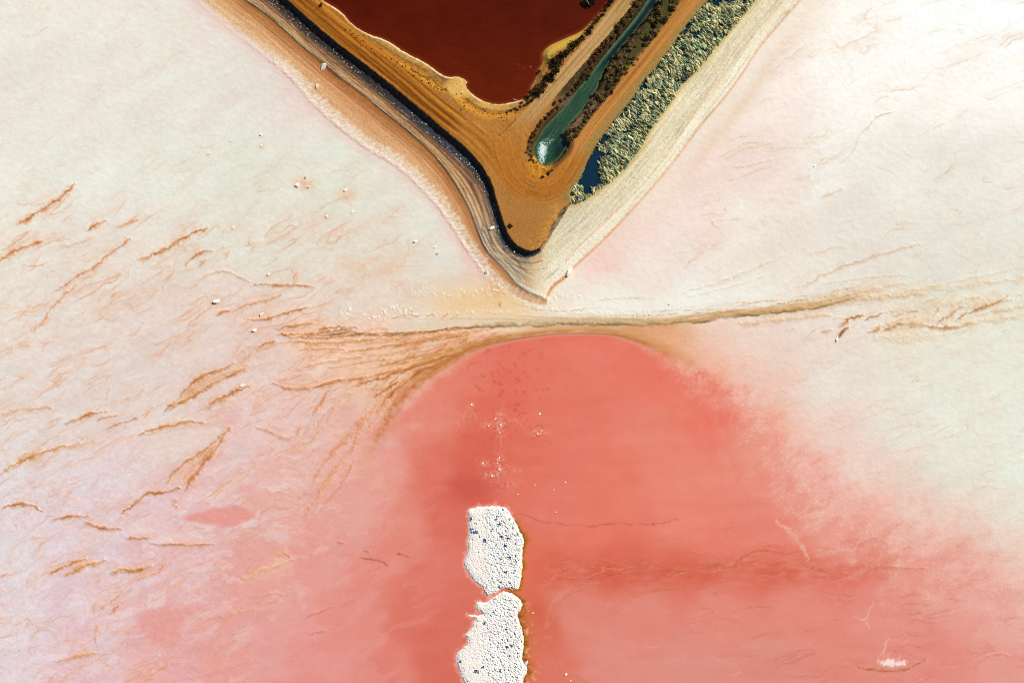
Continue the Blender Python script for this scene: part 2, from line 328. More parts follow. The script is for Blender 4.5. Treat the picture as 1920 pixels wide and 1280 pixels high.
# ---- 3. painting strokes of stained salt ridges
def stroke(pts, w, col, a, wisp=0.5, rag=1.0, side=0, ridge=0.10, taper=0.75, seed=None, sm=2, light=None):
    p = smooth(pts, sm)
    if seed is None: seed = int(abs(p[0, 0] * 3 + p[0, 1] * 7)) % 97
    m = w * 4 + 6
    sl = win(p[:, 0].min() - m, p[:, 1].min() - m, p[:, 0].max() + m, p[:, 1].max() + m)
    x = X[sl]; y = Y[sl]
    if x.size == 0: return
    j = rag * (1.2 + w * 0.5)
    xw = x + j * 1.1 * fbm(x / 22, y / 22, 3, seed); yw = y + j * 1.1 * fbm(x / 22, y / 22, 3, seed + 5)
    xw = xw + 0.5 * j * perlin(x / 6, y / 6, seed + 8); yw = yw + 0.5 * j * perlin(x / 6, y / 6, seed + 9)
    d, s, t = pdist(xw, yw, p)
    L = np.hypot(*np.diff(p, axis=0).T).sum()
    tt = t / L
    prof = np.clip(np.minimum(tt, 1 - tt) * 2, 0, 1)
    wl = w * (1 - taper + taper * np.sqrt(prof)) * (0.75 + 0.5 * perlin(t / 17, t * 0 + seed, seed))
    ds = d * s
    a1 = np.exp(-(ds / (wl * np.where(ds * (side or 1) > 0, 0.75 if side else 1.0, 1.7 if side else 1.0))) ** 2)
    nz = fbm(t / 26 + seed, ds / (1.3 + 0.25 * w), 3, seed + 11)
    al = a * np.clip(a1 * (1 + wisp * 1.6 * nz), 0, 1)
    al *= np.clip(0.82 + 0.6 * perlin(t / 30, t * 0 + 3.3, seed + 2), 0.25, 1) * np.where(prof < 0.08, prof / 0.08, 1)
    mixc(ALB[sl], col, al)
    if p[:, 1].mean() > 640 and np.abs(p[:, 0].mean() - 1090) < 330 + (p[:, 1].mean() - 640) * .5 and p[:, 0].mean() > 700: ridge = 0.0
    H[sl] += (ridge * a * np.exp(-(ds / (wl + 0.8)) ** 2) * (0.7 + 0.8 * nz)).astype(np.float32)
    if light is not None:
        o = np.exp(-((ds - (side or 1) * -1 * (wl + 1.5)) / (1.2 + 0.4 * w)) ** 2) * prof
        mixc(ALB[sl], light, np.clip(o * 0.5 * a, 0, 1))

def fan(A, B, n, col, a, w=1.6, seed=3, fill=0.35):
    A = resample(smooth(A, 2), 6); 
    n0 = len(A)
    B = smooth(B, 2); LB = np.concatenate([[0], np.cumsum(np.hypot(*np.diff(B, axis=0).T))])
    tb = np.linspace(0, LB[-1], n0); B = np.stack([np.interp(tb, LB, B[:, 0]), np.interp(tb, LB, B[:, 1])], 1)
    poly = list(map(tuple, A)) + list(map(tuple, B[::-1]))
    P = np.array(poly); sl = win(P[:, 0].min() - 8, P[:, 1].min() - 8, P[:, 0].max() + 8, P[:, 1].max() + 8)
    ins = inside(X[sl] + 2 * perlin(X[sl] / 7, Y[sl] / 7, 3), Y[sl] + 2 * perlin(X[sl] / 7, Y[sl] / 7, 4), poly).astype(np.float32)
    mixc(ALB[sl], (238, 190, 145), ins * fill * (0.7 + 0.5 * fbm(X[sl] / 14, Y[sl] / 14, 3, seed)))
    r = np.random.RandomState(seed)
    for i in range(n):
        f = (i + 0.5 + 0.4 * (r.rand() - 0.5)) / n
        c = A * (1 - f) + B * f
        i0 = int(r.rand() * 0.35 * n0); i1 = int(n0 * (0.65 + 0.35 * r.rand()))
        if i1 - i0 > 3: stroke(c[i0:i1:3], w * (0.7 + 0.6 * r.rand()), col, a * (0.5 + 0.5 * r.rand()), 0.7, 0.8, ridge=0.08, seed=seed + i, sm=1)

OR = (205, 118, 62); BR = (190, 112, 52); RUST = (212, 128, 78); GOLD = (206, 138, 62); OLV = (138, 104, 52); DKB = (118, 70, 26); FAINT = (226, 168, 138)

# fine veins drawn by the wind over the western and eastern flats
rv = np.random.RandomState(12)
def veins(n, xr, yr, ang, jit, lr, wr, col, ar, reject=None):
    for k in range(n):
        x = xr[0] + (xr[1] - xr[0]) * rv.rand(); y = yr[0] + (yr[1] - yr[0]) * rv.rand()
        if reject is not None and reject(x, y): continue
        L = lr[0] + (lr[1] - lr[0]) * rv.rand() ** 2; a = ang + jit * rv.randn() * 0.5
        pts = [(x, y)]; m = max(4, int(L / 14))
        for i in range(m):
            a2 = a + 0.45 * rv.randn() * jit * 1.6
            x += math.cos(a2) * L / m; y += math.sin(a2) * L / m; pts.append((x, y))
        stroke(pts, wr[0] + (wr[1] - wr[0]) * rv.rand(), col, ar[0] + (ar[1] - ar[0]) * rv.rand() ** 2, 0.9, 1.2, ridge=0.07, seed=k % 83, sm=1)
def on_bank(x, y):                                   # keep veins off the embankment
    return (y < 0.82 * x - 275) and (y < 560) and (y < -1.22 * x + 1835) or (x > 1060 and y < -1.22 * x + 1880)
# layered crust: the broken rims of thin salt sheets, stained where brine seeps out
def rims(box, ax_, sx_, sy_, n, seed, wmap, col, w, tail, hgt, warp=26):
    sl = win(*box); X_, Y_, gx_, gy_ = X[sl], Y[sl], gx[sl[1]], gy[sl[0]]; wmap = wmap[sl]
    c_, s_ = math.cos(ax_), math.sin(ax_)
    xr = (X_ * c_ - Y_ * s_) + warp * fbm(X_ / 120, Y_ / 120, 2, seed + 1); yr = (X_ * s_ + Y_ * c_) + warp * .6 * fbm(X_ / 80, Y_ / 80, 3, seed + 2, .6)
    f = fbm(xr / sx_, yr / sy_, 4, seed, .42) * n * 1.1
    gyf, gxf = np.gradient(f, gy_, gx_); g = (np.sqrt(gxf * gxf + gyf * gyf) + 1e-4).astype(np.float32)
    lev = np.floor(f); fr = f - lev
    d = fr / g
    m = sstep(.0, .45, fbm(xr / 110 + lev * 7.3, yr / 50, 3, seed + 5)) * wmap
    soft_ = np.exp(-d / tail) * .62 * np.clip(1 + .9 * fbm(xr / 18, yr / 3.0, 2, seed + 9), 0, 2)
    core = np.exp(-(d / w) ** 2)
    up = (1 - fr) / g
    A = ALB[sl]
    mixc(A, col, np.clip(m * soft_, 0, .9)); mixc(A, np.array(col) * np.array([.88, .72, .55]), np.clip(m * core * .62, 0, .75))
    mixc(A, (240, 232, 218), np.clip(m * np.exp(-(up / 1.8) ** 2) * .45, 0, .6))
    H[sl] += (hgt * .8 * m * np.exp(-up / 7)).astype(np.float32)
off_bank = ~(((Y < 0.82 * X - 255) & (Y < 575) & (X < 1040)) | ((X >= 1000) & (Y < -1.22 * X + 1850)))
mid = sstep(330, 470, Y) * sstep(1290, 900, Y) * .5 + .5
wW = sstep(900, 640, X) * off_bank * (1 - LM) * (0.17 + .48 * sstep(280, 460, Y) - .10 * sstep(880, 1020, Y))
rims((-150, -100, 930, 1400), .55, 230, 52, 4.0, 701, wW, (232, 176, 138), 1.7, 15, .05)
rims((-150, 370, 930, 1400), .42, 170, 40, 3.2, 731, wW * .85 * sstep(380, 480, Y), (230, 164, 118), 1.6, 13, .05)
wE = sstep(1180, 1400, X) * off_bank * (1 - LM)
rims((1160, -100, 2100, 650), .38, 230, 60, 4.0, 761, wE * .55 * sstep(640, 520, Y), (228, 204, 174), 1.5, 16, .04)
rims((1200, 550, 2100, 1250), .30, 200, 40, 4.0, 791, wE * .40 * sstep(560, 680, Y), (238, 200, 174), 1.5, 16, .03)
bandz = np.exp(-((Y - 1072 - 14 * fbm(X / 90, Y / 60, 2, 819)) / 26) ** 2) * sstep(985, 1040, X) * sstep(1760, 1500, X)
mixc(ALB, (208, 92, 66), np.clip(bandz * (.35 + .8 * fbm(X / 30, Y / 13, 4, 817, .6)), 0, .6))
rims((960, 1000, 1900, 1140), .06, 110, 22, 4.0, 811, bandz * .6, (202, 94, 66), 1.6, 10, .0)
rims((540, 890, 2100, 1400), .10, 190, 36, 5.0, 821, LM * .33 * sstep(900, 1040, Y) * sstep(700, 1000, np.abs(X - 940) + 520), (206, 98, 74), 1.1, 12, .0)
# combed sheets running along the western shore of the lagoon
zone = sstep(4, 14, sd) * sstep(120, 60, sd) * sstep(500, 640, X) * sstep(985, 930, X) * sstep(612, 628, Y + .03 * (X - 800)) * sstep(790, 700, Y)
fcs = sd / 13.0 + 1.5 * fbm(aA / 110, sd / 26, 4, 851) + .6 * fbm(X / 25, Y / 25, 3, 855)
frs = fcs - np.floor(fcs)
mz = zone * np.clip(.38 + 1.4 * fbm(aA / 80, sd / 20, 3, 857), 0, 1)
mixc(ALB, (226, 158, 98), np.clip(mz * np.exp(-frs * 2.0) * .95, 0, .9)); mixc(ALB, (190, 114, 46), np.clip(mz * np.exp(-(frs / .2) ** 2) * 1.1, 0, .92))
H += .10 * mz * (1 - frs)
veins(60, (-60, 760), (40, 560), -0.60, 0.5, (30, 150), (0.7, 1.6), FAINT, (0.12, 0.5), on_bank)
veins(150, (-80, 640), (420, 900), -0.55, 0.55, (25, 140), (0.8, 1.9), (222, 150, 112), (0.12, 0.6), on_bank)
veins(60, (-60, 560), (860, 1290), -0.42, 0.6, (20, 110), (0.8, 1.8), (214, 148, 128), (0.1, 0.4))
veins(110, (430, 900), (560, 780), -0.38, 0.35, (40, 170), (0.8, 1.8), (216, 142, 92), (0.18, 0.6), lambda x, y: y < 628 - 0.02 * x or y > 640 + (900 - x) * 0.45)
veins(60, (1450, 1960), (540, 640), -0.45, 0.5, (14, 70), (0.7, 1.5), (205, 150, 100), (0.15, 0.5))
veins(70, (1280, 1940), (120, 540), -0.40, 0.6, (25, 120), (0.7, 1.5), (232, 202, 175), (0.12, 0.45), on_bank)
veins(46, (1350, 1940), (640, 1020), -0.35, 0.7, (20, 110), (0.8, 1.8), (236, 196, 172), (0.1, 0.38))
veins(46, (620, 860), (1000, 1260), -0.15, 0.5, (10, 60), (0.6, 1.2), (196, 98, 70), (0.12, 0.45))
veins(40, (1010, 1500), (1030, 1110), 0.0, 0.6, (15, 80), (0.8, 2.0), (200, 92, 66), (0.12, 0.4))
veins(34, (1000, 1150), (1050, 1180), -0.7, 0.4, (15, 70), (0.8, 1.6), (232, 158, 136), (0.15, 0.45))

ST = [  # west flat
 ([(33, 422), (67, 400), (100, 380), (130, 360), (140, 340)], 3.2, OR, .85), ([(0, 490), (20, 475), (43, 465), (83, 450)], 3, OR, .8), ([(163, 433), (180, 420), (200, 412)], 3.4, OR, .85),
 ([(257, 487), (287, 480), (310, 467), (323, 460), (350, 443), (370, 433), (393, 427)], 2.6, OR, .9), ([(60, 620), (80, 607), (90, 587), (110, 563), (147, 533)], 2, RUST, .6),
 ([(100, 548), (130, 528), (153, 513), (187, 495), (203, 477), (233, 457), (247, 443)], 2.2, RUST, .7), ([(347, 497), (363, 483), (383, 468), (400, 472)], 2.8, OR, .7), ([(375, 497), (387, 485)], 2.2, OR, .6),
 ([(360, 540), (377, 523), (400, 510), (423, 507), (450, 520), (467, 527)], 1.6, RUST, .55), ([(470, 537), (483, 532), (517, 535), (550, 535), (593, 537)], 1.8, BR, .75),
 ([(467, 598), (487, 600), (520, 592), (553, 582), (583, 573)], 2.0, BR, .9), ([(437, 583), (460, 573), (493, 565), (530, 553)], 2.2, OR, .6), ([(520, 617), (540, 610), (565, 611), (587, 606)], 2, BR, .7),
 ([(480, 652), (493, 647), (517, 638)], 2.4, BR, .9), ([(408, 590), (420, 583), (432, 582)], 2, OR, .7), ([(0, 470), (30, 455), (60, 430)], 1.6, RUST, .5), ([(225, 427), (240, 418), (260, 410)], 1.8, RUST, .55),
 ([(313, 763), (350, 750), (383, 730), (420, 710), (447, 697), (465, 685)], 3.2, BR, .95), ([(307, 777), (333, 747), (363, 715), (400, 695), (443, 682)], 2.6, BR, .8), ([(443, 684), (463, 673), (475, 655), (483, 647)], 2.4, OR, .5),
 ([(395, 758), (407, 750), (430, 737), (450, 730), (473, 722)], 2.4, BR, .85), ([(390, 768), (402, 752), (425, 748), (420, 760)], 4.2, OR, .6), ([(260, 815), (287, 805), (317, 797), (350, 790), (385, 792)], 2.2, BR, .85),
 ([(432, 803), (422, 812), (412, 828), (397, 853), (383, 868), (363, 892), (346, 918)], 3.6, BR, .95), ([(424, 808), (405, 826), (385, 842), (365, 855), (337, 873), (313, 903)], 2.6, BR, .85),
 ([(340, 913), (300, 925), (277, 923), (262, 936), (246, 948), (230, 963)], 3.0, BR, .9), ([(3, 953), (23, 946), (53, 943), (80, 958)], 2.4, BR, .9), ([(97, 975), (115, 969), (140, 968), (167, 966)], 2.2, BR, .8),
 ([(160, 979), (187, 988), (210, 991), (232, 991)], 2.6, BR, .85), ([(240, 1006), (262, 1009), (283, 1006)], 2.4, BR, .85), ([(283, 1018), (317, 1021), (350, 1021), (403, 1020)], 2.0, BR, .75),
 ([(93, 1075), (113, 1064), (133, 1056), (163, 1046)], 2.2, BR, .85), ([(123, 1080), (145, 1066), (165, 1058), (200, 1051)], 3.2, GOLD, .9), ([(210, 1071), (232, 1068), (258, 1070), (287, 1058)], 3.6, GOLD, .9),
 ([(215, 1071), (250, 1073), (280, 1061)], 1.6, DKB, .5), ([(260, 1086), (293, 1076), (313, 1056)], 1.8, RUST, .55), ([(190, 1140), (213, 1126), (233, 1106)], 2.2, RUST, .6), ([(207, 1153), (214, 1143), (222, 1133)], 2.2, BR, .6),
 ([(182, 1170), (180, 1190), (184, 1213)], 2.4, RUST, .45), ([(107, 1240), (140, 1232), (165, 1226), (190, 1223)], 2.4, GOLD, .55), ([(108, 1285), (130, 1262), (160, 1245)], 2.4, RUST, .4), ([(267, 1280), (293, 1260), (317, 1243)], 1.8, RUST, .5),
 ([(0, 777), (33, 767), (60, 768), (97, 763)], 2.2, RUST, .5), ([(123, 795), (145, 784), (165, 776), (200, 770)], 2.4, BR, .85), ([(183, 788), (200, 780), (222, 778)], 1.8, BR, .6), ([(200, 807), (230, 790), (260, 783)], 1.8, BR, .7),
 ([(5, 888), (20, 874), (43, 862), (77, 850), (125, 834)], 3.2, GOLD, .8), ([(275, 780), (280, 770), (290, 763)], 2, RUST, .5), ([(0, 1083), (15, 1075)], 1.6, RUST, .5), ([(85, 795), (120, 780)], 1.6, RUST, .4), ([(388, 1160), (440, 1152), (500, 1130), (545, 1110)], 3, (214, 150, 122), .4),
 ([(355, 1270), (420, 1255), (470, 1235)], 3, (216, 150, 125), .35), ([(330, 935), (322, 945), (335, 950)], 3, OR, .5), ([(470, 1118), (510, 1112), (530, 1113)], 1.8, RUST, .4),
 # sweep of stained ridges west of the lagoon
 ([(523, 627), (567, 628), (597, 624), (640, 618), (663, 615)], 3.4, BR, .9), ([(597, 618), (630, 612), (670, 614)], 2.6, OLV, .8), ([(540, 632), (597, 634), (663, 627), (713, 628), (770, 627), (830, 618), (897, 613)], 2.0, BR, .9),
 ([(613, 667), (640, 640), (667, 633)], 1.6, OR, .55), ([(780, 637), (813, 632), (880, 623)], 3.0, GOLD, .75), ([(690, 642), (730, 636), (780, 633)], 1.8, OR, .5), ([(720, 683), (747, 680), (780, 676), (813, 667), (863, 653), (913, 637), (963, 627)], 3.2, GOLD, .85),
 ([(667, 720), (713, 710), (763, 693), (797, 680), (847, 667), (897, 647), (947, 634)], 3.4, BR, .9), ([(710, 765), (722, 750), (740, 733), (763, 712), (797, 693), (830, 677), (870, 662)], 4.6, BR, .9),
 ([(513, 717), (540, 730), (573, 730), (617, 717), (640, 710)], 2.0, OR, .65), ([(580, 731), (623, 714), (667, 711), (713, 701), (763, 690)], 2.4, OR, .7), ([(587, 777), (600, 757), (613, 740), (625, 715)], 2.4, RUST, .65),
 ([(480, 800), (507, 808), (533, 822), (553, 820), (567, 793)], 2.4, RUST, .6), ([(590, 800), (612, 775), (640, 745), (655, 735)], 1.6, RUST, .4), ([(690, 768), (667, 807), (630, 840), (600, 880), (585, 905)], 4.6, RUST, .55), ([(667, 860), (647, 896), (633, 920), (600, 956)], 2.0, (206, 130, 90), .6),
 ([(700, 770), (668, 815), (660, 850)], 3, OR, .45), ([(640, 870), (618, 890), (600, 920)], 3.5, (214, 140, 96), .5), ([(505, 720), (540, 708), (580, 698)], 1.5, OR, .4), ([(620, 690), (680, 678), (740, 672)], 1.6, OR, .5), ([(640, 660), (700, 652), (770, 642)], 1.6, OR, .5), ([(760, 665), (820, 652), (880, 640)], 2.2, OR, .55),
 ([(673, 1046), (690, 1049), (713, 1050), (730, 1063)], 1.4, (140, 70, 35), .75), ([(743, 1038), (757, 1041), (770, 1045)], 1.3, (140, 70, 35), .7), ([(682, 1033), (696, 1034)], 1.2, (140, 70, 35), .6), ([(632, 1016), (648, 1018)], 1.2, (170, 90, 60), .5), ([(570, 1158), (600, 1148), (622, 1137)], 2, (190, 100, 75), .45), ([(580, 1188), (612, 1181)], 1.2, (190, 100, 75), .5),
 ([(455, 1086), (480, 1076), (505, 1062), (520, 1048)], 3.4, (240, 190, 150), .7), ([(520, 1040), (535, 1035), (545, 1044)], 4, (226, 150, 100), .6), ([(500, 1070), (525, 1058), (550, 1048)], 2.4, (238, 184, 140), .7), ([(585, 1043), (592, 1036)], 3, (222, 140, 90), .6),
 ([(545, 640), (600, 644), (660, 640), (720, 634)], 2.6, GOLD, .7), ([(650, 660), (720, 650), (800, 640), (880, 628)], 3.0, (204, 132, 62), .75), ([(700, 690), (760, 674), (830, 658), (900, 638)], 3.0, (196, 118, 48), .8), ([(730, 700), (790, 684), (850, 664)], 3.2, (190, 112, 44), .8), ([(560, 655), (610, 652), (650, 655)], 2.0, RUST, .6), ([(700, 745), (725, 728), (750, 715)], 3, (184, 104, 38), .8), ([(560, 690), (620, 676), (680, 668)], 2.0, RUST, .6),
 ([(735, 745), (705, 780), (675, 825), (640, 868), (605, 912), (575, 965)], 4.2, (224, 156, 108), .62), ([(722, 740), (690, 775), (655, 812), (620, 850)], 3.2, (220, 150, 100), .55), ([(760, 735), (730, 775), (705, 820), (680, 860), (655, 905)], 3.6, (228, 160, 122), .45), ([(640, 745), (612, 790), (590, 815)], 2.6, (224, 160, 118), .5),
 # east cluster
 ([(1566, 641), (1576, 627), (1590, 614)], 2.4, (150, 84, 40), .95), ([(1582, 599), (1605, 596), (1619, 588)], 2.0, BR, .75), ([(1572, 614), (1587, 605), (1591, 597)], 1.8, BR, .7), ([(1621, 601), (1633, 593), (1647, 591), (1655, 583)], 1.8, BR, .75), ([(1600, 612), (1608, 602)], 1.5, BR, .5),
 ([(1627, 622), (1643, 620), (1651, 608)], 2.6, BR, .9), ([(1655, 620), (1671, 613), (1688, 608), (1718, 607), (1738, 611), (1768, 614), (1797, 611), (1827, 604)], 4.2, (196, 146, 92), .7), ([(1655, 621), (1668, 616), (1680, 611)], 1.8, BR, .7), ([(1740, 613), (1775, 615), (1800, 612)], 1.3, BR, .5),
 ([(1679, 591), (1694, 586)], 1.6, BR, .7), ([(1704, 585), (1722, 581)], 1.5, BR, .65), ([(1745, 592), (1757, 586), (1762, 576)], 1.5, BR, .55), ([(1665, 607), (1690, 598), (1720, 593)], 1.6, (190, 130, 80), .5), ([(1758, 603), (1768, 595), (1783, 591), (1789, 582), (1809, 573)], 1.8, BR, .9), ([(1791, 599), (1817, 585), (1837, 577), (1857, 572), (1877, 561), (1896, 552)], 2.6, (184, 128, 74), .85),
 ([(1795, 566), (1817, 560), (1837, 557)], 1.5, (200, 140, 90), .55), ([(1726, 572), (1734, 565), (1760, 558)], 1.4, (205, 150, 110), .5), ([(1904, 557), (1920, 548), (1940, 540)], 1.8, (200, 140, 90), .5), ([(1540, 622), (1560, 618)], 1.8, OR, .5),
 ([(1613, 257), (1633, 230), (1657, 213), (1680, 207)], 1.6, (206, 170, 130), .55), ([(1533, 307), (1545, 298), (1565, 287)], 1.4, (200, 160, 120), .45), ([(1577, 305), (1600, 285), (1613, 257)], 1.5, (214, 180, 150), .45), ([(1380, 313), (1423, 307), (1450, 297)], 2.2, (230, 180, 150), .45),
 ([(1487, 335), (1520, 330)], 2.2, (230, 180, 150), .35), ([(1540, 370), (1560, 362), (1582, 353)], 1.8, (216, 180, 145), .45), ([(1287, 500), (1313, 473), (1333, 457)], 2.4, (234, 180, 160), .45), ([(1333, 413), (1340, 425), (1352, 422)], 2.6, (234, 185, 165), .45),
 ([(1280, 548), (1347, 530), (1423, 500), (1490, 470)], 1.4, (214, 196, 160), .5), ([(1290, 556), (1360, 540), (1440, 515)], 1.2, (214, 196, 160), .4), ([(1507, 537), (1547, 513), (1597, 493), (1663, 473), (1727, 457)], 1.8, (204, 176, 138), .6), ([(1540, 533), (1620, 520), (1700, 515)], 1.6, (224, 188, 152), .5), ([(1700, 545), (1800, 525), (1920, 500)], 1.6, (216, 208, 180), .4),
 ([(1420, 590), (1500, 580), (1580, 567), (1650, 556), (1730, 550)], 4.5, (216, 178, 128), .6), ([(1490, 577), (1560, 560), (1620, 545), (1700, 531)], 4.0, (226, 194, 150), .55), ([(1600, 562), (1700, 546), (1800, 536), (1930, 520)], 4.5, (230, 204, 164), .5), ([(1660, 585), (1740, 572), (1820, 566), (1900, 560)], 5, (230, 200, 158), .5), ([(1640, 612), (1720, 600), (1790, 592)], 6, (232, 202, 160), .55), ([(1780, 612), (1850, 600), (1930, 590)], 4, (228, 196, 150), .5), ([(1830, 590), (1880, 580), (1940, 570)], 3, (206, 160, 108), .5), ([(1640, 632), (1700, 634), (1770, 628)], 6, (238, 210, 168), .5), ([(1440, 600), (1500, 596), (1560, 590)], 3, (226, 180, 136), .5), ([(1380, 608), (1420, 604), (1470, 600)], 3, (224, 164, 112), .5),
 # lagoon
 ([(960, 957), (982, 965), (1013, 978), (1072, 983), (1109, 987), (1157, 980), (1213, 985), (1278, 971)], 1.5, (182, 84, 58), .7), ([(1109, 982), (1118, 992)], 1.2, (182, 84, 58), .6), ([(1151, 1066), (1174, 1053), (1185, 1069), (1205, 1072), (1219, 1055)], 2.6, (200, 88, 62), .45), ([(1185, 1122), (1207, 1108), (1278, 1103)], 3.0, (200, 92, 70), .4),
 ([(1245, 1090), (1262, 1073), (1280, 1070), (1317, 1066), (1347, 1057), (1373, 1066), (1390, 1043), (1430, 1027), (1467, 1040), (1507, 1030)], 2.6, (194, 84, 52), .55), ([(1493, 1068), (1515, 1072), (1533, 1060)], 2, (196, 90, 60), .5), ([(1625, 1068), (1660, 1062), (1740, 1066)], 2.2, (206, 100, 74), .45),
 ([(1450, 973), (1480, 993), (1500, 1016), (1517, 1050)], 4.2, (246, 200, 182), .8), ([(1462, 985), (1484, 992)], 2, (248, 210, 195), .5), ([(1493, 978), (1500, 967), (1547, 960), (1573, 966), (1592, 967)], 1.8, (244, 190, 170), .55), ([(1540, 974), (1570, 966)], 1.6, (246, 200, 182), .5), ([(1543, 1036), (1587, 1030), (1603, 1033), (1607, 1016), (1633, 1003)], 1.8, (245, 195, 178), .6),
 ([(1603, 1248), (1640, 1256), (1673, 1259), (1713, 1250), (1737, 1233)], 2.6, (188, 98, 66), .8), ([(1600, 1153), (1612, 1163), (1623, 1163), (1630, 1143), (1640, 1126)], 1.6, (248, 205, 192), .65), ([(1623, 1163), (1631, 1180)], 1.4, (248, 205, 192), .5), ([(1652, 1228), (1660, 1210), (1666, 1195)], 2, (246, 200, 186), .5), ([(1690, 1205), (1700, 1198)], 2.4, (245, 190, 175), .4),
 ([(1850, 1230), (1875, 1222), (1895, 1228)], 1.8, (205, 110, 88), .5), ([(1365, 1265), (1390, 1260)], 2, (230, 170, 150), .5), ([(1060, 1262), (1085, 1270), (1110, 1280)], 3.0, (200, 100, 66), .4), ([(1210, 1212), (1238, 1213)], 1.2, (238, 165, 150), .6), ([(1340, 810), (1325, 770), (1300, 740), (1275, 715), (1250, 690)], 12, (233, 108, 88), .4), ([(1385, 905), (1380, 870), (1365, 840)], 9, (232, 112, 94), .4),
 ([(1031, 1190), (1034, 1150), (1050, 1125), (1080, 1108), (1120, 1098)], 2.0, (180, 110, 80), .4), ([(1036, 1200), (1040, 1230), (1052, 1260)], 1.6, (190, 110, 84), .4), ([(1024, 1180), (1026, 1145), (1042, 1118), (1075, 1100)], 2.6, (230, 158, 134), .4), ([(1000, 1180), (1034, 1196)], 2.2, (226, 140, 110), .5), ([(985, 1215), (1010, 1205), (1036, 1196)], 2.6, (206, 110, 62), .5),
]
for pts, w, col, a in ST:
    if w > 1.7 and pts[0][1] > 320 and col not in ((246, 200, 182),): stroke(pts, w * 3.6, (232, 172, 126) if pts[0][0] < 1000 else (228, 184, 142), a * (.58 if pts[0][1] < 640 or pts[0][0] < 620 else .3), 0.9, 1.6, ridge=0.0, taper=.6)
    stroke(pts, w * 1.35, col, min(1, a * 1.0), 0.8, 1.4, ridge=0.2)
    if a > .62 and w > 1.5: stroke(pts, w * .45, tuple(np.array(col) * np.array([.76, .66, .52])), .5, 0.9, 1.3, ridge=0.0)
fan([(307, 777), (333, 747), (363, 715), (400, 695), (443, 682), (463, 673)], [(315, 770), (350, 753), (383, 730), (420, 710), (447, 697), (463, 683)], 9, (198, 120, 56), .7, 1.3, 5)
fan([(424, 808), (405, 826), (385, 842), (365, 855), (337, 873), (313, 903)], [(432, 803), (412, 828), (397, 853), (383, 868), (363, 892), (346, 918)], 7, (200, 118, 52), .75, 1.4, 9)
fan([(513, 717), (560, 705), (600, 698), (640, 690)], [(513, 717), (540, 730), (573, 730), (640, 710)], 8, (220, 150, 100), .6, 1.2, 15, .2)
fan([(260, 815), (287, 803), (317, 793), (350, 785), (423, 797)], [(262, 818), (290, 815), (330, 806), (370, 800), (423, 800)], 6, (206, 130, 78), .6, 1.1, 19, .25)
fan([(120, 1080), (140, 1058), (163, 1046)], [(123, 1083), (160, 1062), (200, 1051)], 6, (190, 120, 60), .7, 1.2, 23, .3)
fan([(640, 632), (720, 632), (800, 626), (900, 615), (960, 612)], [(640, 715), (720, 700), (800, 678), (900, 642), (960, 627)], 22, (216, 142, 92), .6, 1.3, 29, .16)
fan([(560, 640), (620, 640), (680, 640), (740, 650)], [(540, 700), (600, 690), (660, 690), (720, 700)], 9, (222, 150, 108), .5, 1.2, 33, .08)
# puddles of pink brine left on the western flat
def puddle(pts, col, a, blur=5):
    P = smooth(list(pts) + [pts[0]], 3); sl = win(P[:, 0].min() - 30, P[:, 1].min() - 30, P[:, 0].max() + 30, P[:, 1].max() + 30)
    x = X[sl] + 9 * fbm(X[sl] / 25, Y[sl] / 18, 4, 7); y = Y[sl] + 6 * fbm(X[sl] / 25, Y[sl] / 18, 4, 9)
    d, _, _ = pdist(x, y, P); d = np.where(inside(x, y, P), -d, d)
    mixc(ALB[sl], col, a * sstep(blur, -blur, d))
puddle([(335, 970), (370, 962), (400, 950), (440, 948), (470, 957), (478, 966), (465, 980), (425, 988), (380, 982)], (229, 152, 140), .9)
puddle([(440, 922), (450, 910), (470, 908), (465, 920)], (230, 162, 152), .8)
puddle([(252, 1150), (300, 1140), (350, 1135), (390, 1135), (350, 1160), (340, 1190), (330, 1220), (300, 1212), (270, 1195)], (229, 156, 146), .75, 12)
puddle([(415, 775), (440, 765), (455, 780), (445, 815), (425, 800)], (231, 178, 170), .6, 12)
puddle([(520, 1240), (570, 1228), (590, 1245), (540, 1256)], (229, 150, 140), .7, 8)
puddle([(480, 1275), (600, 1262), (640, 1280), (560, 1300)], (229, 148, 138), .6, 10)
puddle([(380, 1040), (440, 1035), (430, 1055), (390, 1060)], (230, 172, 170), .4, 12)
puddle([(505, 1050), (530, 1032), (560, 1050), (520, 1080), (470, 1090), (455, 1086), (490, 1075)], (238, 194, 164), .35, 14)
puddle([(230, 985), (300, 992), (370, 1000), (405, 1015), (330, 1018), (270, 1005)], (238, 214, 200), .45, 9)
puddle([(320, 800), (420, 798), (425, 806), (390, 832), (330, 850), (280, 830)], (234, 212, 202), .5, 12)
wp = sstep(1.0, .35, np.hypot((X - 1672) / 34, (Y - 1242) / 9) + .9 * fbm(X / 9, Y / 14, 4, 191, .6)) * sstep(1256, 1248, Y - .0 * X)
mixc(ALB, (250, 228, 218), np.clip(wp, 0, .95)); H += .05 * wp
for pts in [[(1648, 1242), (1645, 1228), (1650, 1216)], [(1664, 1240), (1668, 1222), (1664, 1208)], [(1682, 1240), (1690, 1226)], [(1660, 1235), (1656, 1218)]]: stroke(pts[:2], 2.6, (246, 206, 194), .45, .9, 2.2, ridge=0)
puddle([(1790, 1105), (1840, 1115), (1880, 1140), (1850, 1155), (1800, 1130)], (238, 175, 160), .55, 10)
puddle([(840, 900), (900, 890), (960, 905), (920, 930), (850, 930)], (206, 88, 74), .5, 16)

